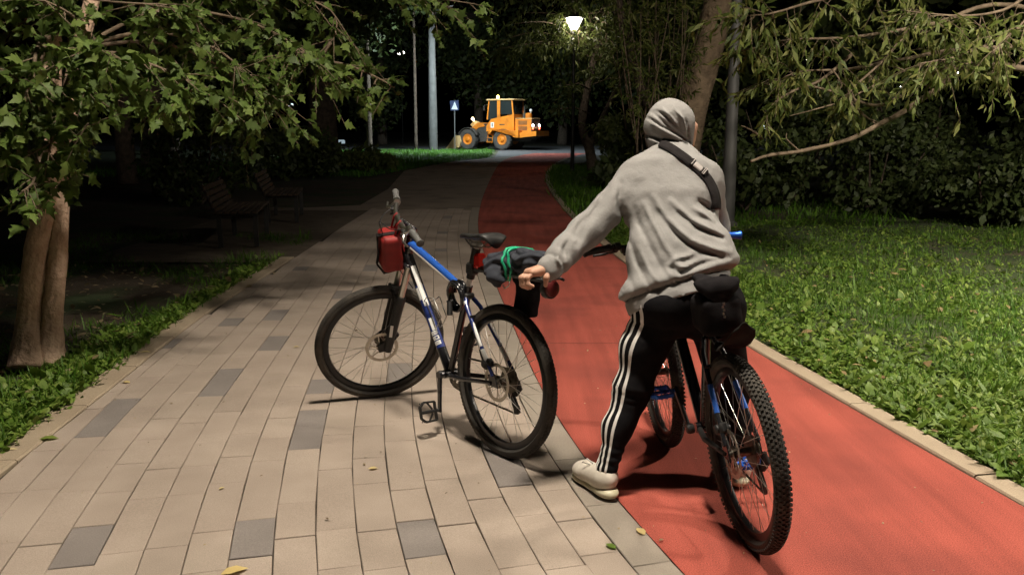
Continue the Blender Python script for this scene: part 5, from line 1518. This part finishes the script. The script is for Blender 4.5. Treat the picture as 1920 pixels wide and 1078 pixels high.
# -- other trees and shrubs further back
def cloud_tree(name, base, label, crown_c, crown_r, n, lsize, trunk_r, mat_, lobes=9, trunk_top=None, group=None, cat='tree', lean=(0, 0)):
    root = empty(name, (base[0], base[1], 0), label, cat, group); b = np.array(root.location); cc = np.asarray(crown_c, float)
    if trunk_r:
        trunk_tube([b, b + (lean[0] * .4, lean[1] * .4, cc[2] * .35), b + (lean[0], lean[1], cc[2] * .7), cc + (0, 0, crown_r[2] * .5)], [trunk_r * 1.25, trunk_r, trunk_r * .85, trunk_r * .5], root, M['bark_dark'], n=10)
    P = []
    for k in range(lobes):
        d = RNG.normal(0, 1, 3); d /= np.linalg.norm(d); c = cc + d * np.array(crown_r) * (.35 + .5 * RNG.random()); rr_ = np.array(crown_r) * (.28 + .25 * RNG.random())
        m = n // lobes; q = RNG.normal(0, 1, (m, 3)); q /= np.linalg.norm(q, axis=1, keepdims=True)
        P.append(c + q * rr_ * (RNG.random((m, 1)) ** .35))
    P = np.concatenate(P); P = P[P[:, 2] > .05]; n = len(P)
    D = RNG.normal(0, 1, (n, 3)) + np.array([0, 0, -.5]); N = RNG.normal(0, .6, (n, 3)) + np.array([0, -.5, .7])
    L = lsize * RNG.lognormal(0, .3, n)
    leaves('crown' if trunk_r else 'foliage', P - b, D, N, L, L * .6, mat_, root, LEAF_QUAD)
    if not trunk_r:
        for k in range(5):
            a = RNG.random() * 6.28
            trunk_tube([b, cc * .5 + b * .5 + np.array([math.cos(a) * crown_r[0] * .3, math.sin(a) * crown_r[1] * .3, 0]), cc + np.array([math.cos(a) * crown_r[0] * .6, math.sin(a) * crown_r[1] * .6, crown_r[2] * .3])], [.03, .02, .008], root, M['bark_dark'], name='stem', n=6)
    return root
TREES = [  # x, y, crown z, radius, label
    ((-8.0, 37.5), 7.5, (4.2, 3.5, 4.2), 5200, .55, 'massive dark trunk left of the far lawn'),
    ((-10.5, 24), 5.5, (3.8, 3.5, 3.2), 4200, .22, 'dark tree behind the benches on the left'),
    ((-7.8, 19.5), 5.6, (3.0, 3.0, 2.6), 3600, .16, 'dark slim tree close behind the far bench'),
    ((-13.5, 33), 6.0, (4.5, 4, 4), 4200, .3, 'dark tree far left beyond the benches'),
    ((-9.0, 56), 10.5, (3.2, 3, 3.8), 3000, .16, 'thin grey trunk on the far lawn left of the concrete column'),
    ((-6.6, 61), 12.5, (2.4, 2.4, 3.4), 2600, .10, 'slender sapling trunk just left of the concrete column'),
    ((-3.0, 80), 8.0, (6, 5, 6), 5200, .4, 'dark leafy tree right behind the wheel loader cab'),
    ((4.5, 79), 7.5, (6, 5, 6), 5200, .4, 'dark leafy tree behind the rear of the wheel loader'),
    ((-12, 82), 8.0, (6.5, 5, 6.5), 5200, .4, 'dark leafy tree behind the road sign'),
    ((12, 74), 7.5, (6, 5, 6), 4200, .4, 'dark tree beyond the road right of the loader'),
    ((7.6, 34), 6.0, (3.6, 3.5, 4.2), 5200, .25, 'dark tree to the right of the glowing lantern'),
    ((5.2, 25.5), 4.6, (2.6, 2.4, 3.2), 5200, .16, 'dark tree between the lantern and the leaning willow'),
    ((8.6, 21), 5.6, (3.4, 3, 3.4), 5200, .24, 'dark tree behind the unlit grey lamp post'),
    ((12.0, 17.5), 5.6, (3.6, 3.4, 3.2), 5200, .26, 'dark tree at the right edge beyond the lawn'),
    ((-20, 52), 8.0, (6.5, 5, 6.5), 4200, .4, 'dark tree at the far left edge of the far lawn'),
]
for (xy, cz, cr_, n_, tr_, lab) in TREES:
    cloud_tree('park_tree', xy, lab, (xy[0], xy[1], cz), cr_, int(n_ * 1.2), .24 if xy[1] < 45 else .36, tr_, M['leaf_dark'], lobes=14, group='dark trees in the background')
SHRUBS = [((5.4, 17.2), 1.4, (1.6, 1.1, 1.5), 'tall dim bush behind the lawn below the bare branch'), ((7.8, 16.6), 1.5, (1.7, 1.1, 1.6), 'tall dark bush behind the middle of the right lawn'), ((10.6, 15.6), 1.5, (1.9, 1.2, 1.6), 'tall dark bush in the corner of the right lawn'), ((7.4, 13.6), .7, (1.3, .8, .8), 'low dark bush under the right willow'), ((-6.2, 17.5), 1.2, (1.6, 1.0, 1.3), 'dark bush between the benches and the massive trunk'), ((-12.5, 18), 1.5, (3.0, 1.4, 1.7), 'dark bush behind the twin-trunk tree'), ((4.3, 16.2), .9, (1.2, 1.0, 1.0), 'dim leafy shrub between the grey lamp post and the lawn edge'), ((6.4, 15.6), .8, (1.4, 1.0, .95), 'dark shrub at the back of the right lawn'), ((9.0, 14.2), .9, (1.7, 1.2, 1.1), 'dark shrub at the right end of the lawn'),
          ((3.9, 30.2), 1.1, (1.0, .9, 1.2), 'bright-lit shrub beside the slanting tree under the lantern'), ((-5.3, 31.5), .35, (1.3, 1.6, .5), 'low bushy greenery at the left corner of the far lawn'), ((-9.5, 15.5), 1.0, (2.6, 1.5, 1.2), 'dark hedge-like shrub behind the near bench'),
          ((-7.0, 26.5), .8, (2.2, 1.5, 1.1), 'dark shrub behind the far bench'), ((2.9, 22.0), .5, (.9, 1.6, .7), 'dim shrub beside the curve of the red track')]
for (xy, cz, cr_, lab) in SHRUBS:
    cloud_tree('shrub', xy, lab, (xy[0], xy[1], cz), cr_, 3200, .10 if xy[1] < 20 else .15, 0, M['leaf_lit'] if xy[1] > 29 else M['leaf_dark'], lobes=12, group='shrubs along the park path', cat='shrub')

# ------------------------------------------------------------------ benches
M['bench_wood'] = noisy('bench_slats', [(.05, .036, .025), (.085, .06, .042)], 6, .7, .3, 40)
def bench(pos, rz_, label):
    b = empty('park_bench', (pos[0], pos[1], 0), label, 'bench', 'benches on the left', rz=rz_)   # local: x along the bench, +y the front
    for i in range(6): MB().bar((-.8, -.06 + i * .085, .45), (.8, -.06 + i * .085, .45), .065, .03, bev=.006).build('seat_slat', M['bench_wood'], b)
    for i in range(5): MB().bar((-.8, -.11 - .030 * i, .47 + i * .072), (.8, -.11 - .030 * i, .47 + i * .072), .028, .062, bev=.006).build('back_slat', M['bench_wood'], b)
    for xx in (-.66, .66):
        MB().bar((xx, -.08, .0), (xx, -.09, .46), .05, .06, up=(0, 1, 0)).build('leg', M['metal_dark'], b)
        MB().bar((xx, .36, .0), (xx, .36, .42), .05, .06, up=(0, 1, 0)).build('leg', M['metal_dark'], b)
        MB().bar((xx, -.10, .415), (xx, .39, .415), .05, .035).build('seat_bearer', M['metal_dark'], b)
        MB().bar((xx, -.125, .42), (xx, -.275, .80), .05, .03, up=(0, 1, 0)).build('back_support', M['metal_dark'], b)
    return b
bench((-3.75, 11.75), R(-80), 'nearer slatted wooden bench in the dark left of the paving')
bench((-3.95, 14.7), R(-80), 'farther slatted wooden bench in the dark left of the paving')

# ------------------------------------------------------------------ wheel loader on the road (local: x forward, y left, z up, origin under the rear axle)
M['loader'] = noisy('orange_machine_paint', [(.64, .19, .012), (.74, .24, .02)], 2.5, .5, mix2=((.46, .14, .015), 1.7, .5, .72))
M['loader_pale'] = noisy('worn_bucket_paint', [(.66, .42, .17), (.74, .52, .25)], 3, .6, mix2=((.35, .22, .10), 2.2, .55, .75))
M['loader_dark'] = noisy('greasy_dark_steel', [(.03, .027, .024), (.07, .06, .05)], 5, .7)
M['cab_glass'] = mat('dark_cab_glass', (.02, .025, .024), .08, spec=.7)
M['tyre_big'] = noisy('dusty_tyre', [(.04, .036, .032), (.085, .075, .065)], 4, .9)
def yoff(y): return y
LD = empty('wheel_loader', (0, 0, 0), 'orange wheel loader with flashing beacon parked on the road ahead', 'loader')
lpos = gnd(955, 281); lpos[1] = 62.6; lpos[0] = (955 - 960) / FPX * lpos[1]
LD.location = (lpos[0], lpos[1], 0); LD.rotation_euler = (0, 0, R(152))
def lp(mb, name, m, parent=LD, **k): return mb.build(name, M[m] if isinstance(m, str) else m, parent, **k)
WBASE, WR_, TRK = 2.78, .70, .92
for (x, y) in ((0, TRK), (0, -TRK), (WBASE, TRK), (WBASE, -TRK)):
    mb = MB(); mb.ring((x, y, WR_), (0, 1, 0), .50, [(.16, -.20), (.18, -.14), (.185, 0), (.18, .14), (.16, .20), (-.05, .21), (-.12, .18), (-.12, -.18), (-.05, -.21)], 40)
    for k in range(22):
        for s_ in (-1, 1):
            th = 2 * math.pi * (k + .25 * s_) / 22; e = np.array([math.cos(th), 0, math.sin(th)]); tg = np.array([-math.sin(th), s_ * .9, math.cos(th)]); tg /= np.linalg.norm(tg)
            lat = np.cross(e, tg)
            mb.box(np.array([x, y + s_ * .10, WR_]) + e * .69, (.26, .07, .05), np.array([tg, lat, e]).T)
    w = lp(mb, 'wheel', 'tyre_big', angle=40, fix=False)
    sg = 1 if y > 0 else -1
    mb = MB(); mb.lathe([(.39, .02), (.39, .10), (.34, .12), (.30, .07), (.16, .06), (.15, .13), (.10, .16), (.02, .16)], (x, y + sg * .06, WR_), (0, sg, 0), 24); lp(mb, 'rim', 'loader', w, angle=40)
# chassis and articulation
mb = MB(); mb.prism([(-1.9, .55), (1.1, .62), (1.1, 1.15), (-1.9, 1.2)], -.42, .42); lp(mb, 'rear_frame', 'loader_dark')
mb = MB(); mb.prism([(1.2, .55), (3.0, .5), (3.05, 1.0), (2.4, 1.75), (1.9, 1.8), (1.2, 1.1)], -.36, .36); lp(mb, 'front_frame', 'loader_dark')
mb = MB(); mb.tube([(1.15, 0, .5), (1.15, 0, 1.25)], .12, 12); lp(mb, 'pivot', 'loader_dark', angle=40)
# cab
mb = MB(); mb.prism([(-.78, 1.25), (1.42, 1.25), (1.42, 1.62), (1.05, 2.10), (-.70, 2.42), (-.78, 2.42)], -.78, .78); cab_ = lp(mb, 'cab', 'loader')
mb = MB(); mb.box((.28, 0, 3.42), (2.20, 1.74, .10), bev=.03); lp(mb, 'roof', 'loader_pale', cab_)
for (x0, x1, w) in ((1.34, 1.18, .09), (.42, .42, .24), (-.76, -.62, .10)):
    for y in (.76, -.76):
        mb = MB(); mb.bar((x0, y, 2.05), (x1, y, 3.40), .08, w, up=(1, 0, 0)); lp(mb, 'pillar', 'loader', cab_)
for y in (.745, -.745):
    mb = MB(); mb.prism([(-.68, 2.42), (.32, 2.42), (.32, 3.36), (-.58, 3.36)], y - .006, y + .006); lp(mb, 'window', 'cab_glass', cab_)
    mb = MB(); mb.prism([(.52, 1.95), (1.30, 2.05), (1.16, 3.36), (.52, 3.36)], y - .006, y + .006); lp(mb, 'window', 'cab_glass', cab_)
mb = MB(); mb.prism([(-.72, 2.46), (.72, 2.46), (.72, 3.36), (-.72, 3.36)], -.69, -.678, 'yz'); lp(mb, 'window', 'cab_glass', cab_)
mb = MB(); mb.prism([(-.70, 1.9), (.70, 1.9), (.66, 3.36), (-.66, 3.36)], 1.235, 1.25, 'yz'); lp(mb, 'window', 'cab_glass', cab_)
mb = MB(); mb.prism([(.80, 1.50), (1.06, 1.50), (1.06, 1.88), (.80, 1.88)], .782, .790); bd = lp(mb, 'emblem', mat('white_sticker', (.75, .73, .68), .5), cab_)
mb = MB(); mb.prism([(.90, 1.57), (.97, 1.57), (.97, 1.81), (.90, 1.81)], .791, .795); lp(mb, 'emblem_mark', 'loader_dark', cab_)
mb = MB(); mb.prism([(-.05, 1.68), (.35, 1.68), (.35, 1.76), (-.05, 1.76)], .782, .786); lp(mb, 'lettering', 'loader_dark', cab_)
mb = MB(); mb.tube([(1.25, .80, 3.1), (1.45, 1.0, 3.05), (1.45, 1.0, 2.7)], .02, 6); mb.box((1.45, 1.02, 2.85), (.04, .22, .34), bev=.02); lp(mb, 'mirror', 'loader_dark', cab_)
# steps
mb = MB()
for i in range(3): mb.box((1.08 - .03 * i, .90, .52 + .3 * i), (.42, .16, .04))
for s_ in (-.2, .2): mb.bar((1.08 + s_, .92, .45), (1.0 + s_, .86, 1.25), .04, .03, up=(0, 1, 0))
lp(mb, 'step_ladder', 'loader')
# engine hood
mb = MB(); mb.prism([(-2.05, 1.22), (-.80, 1.22), (-.80, 2.14), (-2.05, 2.08)], -.62, .62); hood_ = lp(mb, 'engine_hood', 'loader')
for (z0, z1) in ((1.70, 1.98), (1.32, 1.60)):
    mb = MB(); mb.prism([(-1.72, z0), (-1.05, z0), (-1.05, z1), (-1.72, z1)], .622, .63); g_ = lp(mb, 'side_grille', 'loader_dark', hood_)
    for k in range(5):
        zz = z0 + (z1 - z0) * (k + .5) / 5
        mb = MB(); mb.box((-1.385, .635, zz), (.67, .014, .018)); lp(mb, 'louvre', 'loader', hood_)
mb = MB(); mb.box((-1.45, 0, 2.13), (1.28, 1.30, .05), bev=.015); lp(mb, 'hood_lid', 'loader_pale', hood_)
mb = MB(); mb.box((-2.07, 0, 1.66), (.06, 1.24, .86), bev=.02); rg_ = lp(mb, 'rear_grille', 'loader_dark', hood_)
mb = MB(); mb.tube([(-1.05, -.30, 2.1), (-1.05, -.30, 2.55)], .12, 12); mb.tube([(-1.05, -.30, 2.5), (-1.05, -.30, 3.0)], .045, 10); lp(mb, 'exhaust_stack', 'loader_dark', hood_, angle=40)
mb = MB(); mb.lathe([(.20, 2.12), (.22, 2.2), (.22, 2.45), (.14, 2.52)], (-1.55, .05, 0), (0, 0, 1), 16); lp(mb, 'air_cleaner', 'loader', hood_, angle=40)
mb = MB(); mb.ball((-1.72, .05, 2.68), .11); mb.tube([(-1.72, .05, 2.5), (-1.72, .05, 2.7)], .03, 8); lp(mb, 'work_lamp', 'white_paint', hood_, smooth=True)
# rear bumper and counterweight
mb = MB(); mb.prism([(-2.62, .95), (-.95, .80), (-.95, 1.0), (-1.5, 1.22), (-2.62, 1.28)], -1.02, 1.02); lp(mb, 'counterweight', 'loader')
mb = MB(); mb.prism([(-2.4, .95), (-1.0, .80), (-1.1, .60), (-1.9, .66)], -.5, .5); lp(mb, 'hitch', 'loader_dark')
mb = MB(); mb.box((-2.105, .02, 1.50), (.012, .46, .14)); lp(mb, 'number_plate', 'white_paint', LD)
for y in (.50, -.50):
    mb = MB(); mb.box((-2.11, y, 1.66), (.05, .16, .14), bev=.01); lp(mb, 'tail_lamp', emit('reverse_light', (1.0, .86, .82), 55), LD)
    mb = MB(); mb.box((-2.11, y, 1.46), (.05, .16, .12), bev=.01); lp(mb, 'brake_lamp', emit('brake_light', (1.0, .12, .05), 9), LD)
# fenders
for y in (.92, -.92):
    V, F = [], []
    for i, a in enumerate(np.linspace(R(20), R(160), 9)):
        for dy in (-.26, .26): V.append((WBASE + .82 * math.cos(a), y + dy, WR_ + .82 * math.sin(a)))
    for i in range(8): F.append((2 * i, 2 * i + 1, 2 * i + 3, 2 * i + 2))
    fo = MB().add(V, F).build('front_fender', M['loader_dark'], LD, smooth=True); sm = fo.modifiers.new('t', 'SOLIDIFY'); sm.thickness = .03
    mb = MB(); mb.prism([(.95, 1.02), (.72, 1.34), (-.55, 1.36), (-.95, .86), (-1.35, .84), (-1.35, 1.3), (.95, 1.40)], y - .28, y + .28 if y > 0 else y + .28); lp(mb, 'rear_fender', 'loader')
# boom and bucket
for y in (.34, -.34):
    mb = MB(); mb.prism([(1.75, 1.62), (1.95, 1.86), (2.35, 1.86), (3.05, 1.35), (3.65, .42), (3.45, .30), (2.85, 1.05), (2.3, 1.5)], y - .07, y + .07); lp(mb, 'lift_arm', 'loader')
mb = MB(); mb.prism([(2.2, 1.60), (2.55, 1.95), (2.85, 1.98), (3.1, 1.7), (2.95, 1.55), (2.7, 1.62)], -.12, .12); lp(mb, 'bell_crank', 'loader_pale')
mb = MB(); mb.tube([(2.0, 0, 1.6), (2.7, 0, 1.85)], .07, 10); lp(mb, 'tilt_cylinder', 'steel_dark', angle=40)
mb = MB(); mb.tube([(2.62, .42, 1.98), (2.70, .42, 2.12)], .05, 8); mb.ball((2.74, .42, 2.14), .10); lp(mb, 'front_lamp', emit('front_lamp_glow', (1, .72, .38), 14), LD, smooth=True)
bk = MB(); W2 = 1.22
bp_ = [(3.35, .95), (3.25, .55), (3.40, .15), (3.80, .03), (4.55, .03)]
V, F = [], []
for (a, b) in bp_:
    V += [(a, -W2, b), (a, W2, b)]
F = [(2 * i, 2 * i + 1, 2 * i + 3, 2 * i + 2) for i in range(len(bp_) - 1)]
bk.add(V, F)
bo_ = bk.build('bucket', M['loader_pale'], LD); sm = bo_.modifiers.new('t', 'SOLIDIFY'); sm.thickness = .05
for y in (W2, -W2):
    mb = MB(); mb.prism([(3.35, .95), (3.25, .55), (3.40, .15), (3.80, .03), (4.55, .03), (4.35, .22), (3.70, .98)], y - .02, y + .02); lp(mb, 'bucket_side', 'loader_pale', bo_)
mb = MB(); mb.tube([(4.52, -W2, .05), (4.52, W2, .05)], .04, 6); lp(mb, 'bucket_lip', 'loader_dark', bo_)
# beacon
mb = MB(); mb.lathe([(.10, 3.47), (.10, 3.52)], (.72, .35, 0), (0, 0, 1), 14); bq = lp(mb, 'beacon_base', 'loader_dark')
mb = MB(); mb.lathe([(.085, 3.52), (.09, 3.62), (.07, 3.70), (.02, 3.73)], (.72, .35, 0), (0, 0, 1), 14); lp(mb, 'beacon', emit('beacon_amber', (1.0, .33, .015), 300), bq)

# ------------------------------------------------------------------ pedestrian crossing sign
sg_ = empty('road_sign', (gnd(855, 281)[0], 61.0, 0), 'blue pedestrian crossing sign on a thin grey pole left of the loader', 'sign')
sx0 = (855 - 960) / FPX * 61.0; sg_.location = (sx0, 60.6, 0)
MB().tube([(0, .03, 0), (0, .03, 3.3)], .035, 8).build('pole', M['concrete'], sg_, angle=40)
MB().box((0, 0, 2.98), (.58, .02, .66), axis_rot((0, 1, 0), -.05), bev=.008).build('board', mat('sign_blue', (.008, .016, .05), .4), sg_)
MB().prism([(-.20, 2.74), (.22, 2.72), (.02, 3.24)], -.020, -.012).build('white_triangle', mat('sign_white', (.42, .44, .47), .4), sg_)
fig = MB()
for a, b in (((0, 3.06), (.0, 2.94)), ((0, 2.94), (.09, 2.78)), ((0, 2.94), (-.08, 2.78)), ((0, 3.04), (.10, 2.96)), ((0, 3.04), (-.09, 2.97))):
    fig.bar((a[0], -.024, a[1]), (b[0], -.024, b[1]), .006, .035, up=(0, 1, .01))
fig.build('walking_figure', M['loader_dark'], sg_)

# ------------------------------------------------------------------ distant lights seen between the trees
def far_light(px, py, Y, s_, col, st, label):
    p = at(px, py, Y); root = empty('distant_lamp', (p[0], p[1], 0), label, 'lamp', 'distant lamps between the trees')
    MB().tube([(0, 0, 0), (0, 0, p[2])], .05, 6).build('post', M['metal_dark'], root)
    MB().box((0, 0, p[2] + s_ * .3), (s_, s_ * .5, s_ * .5), bev=s_ * .1).build('glow', emit('far_glow', col, st), root)
far_light(1788, 140, 60, .55, (.95, 1, 1), 10, 'small white distant light under the right willow leaves')
far_light(1687, 164, 70, .35, (.95, 1, 1), 7, 'tiny distant light left of the white one under the right willow')
far_light(1436, 242, 75, .5, (.8, .9, 1), 6, 'tiny bluish distant light right of the grey lamp post')
far_light(1516, 114, 80, .4, (1, 1, .9), 6, 'tiny distant light above the bare branch')
far_light(545, 200, 85, .5, (.8, .95, 1), 1.0, 'faint distant light behind the left trees')
far_light(752, 104, 90, .7, (1, .95, .85), 5, 'small distant light above the hanging maple twigs')
far_light(638, 272, 88, .9, (.7, .9, 1), .35, 'pale distant glow beside the massive dark trunk')
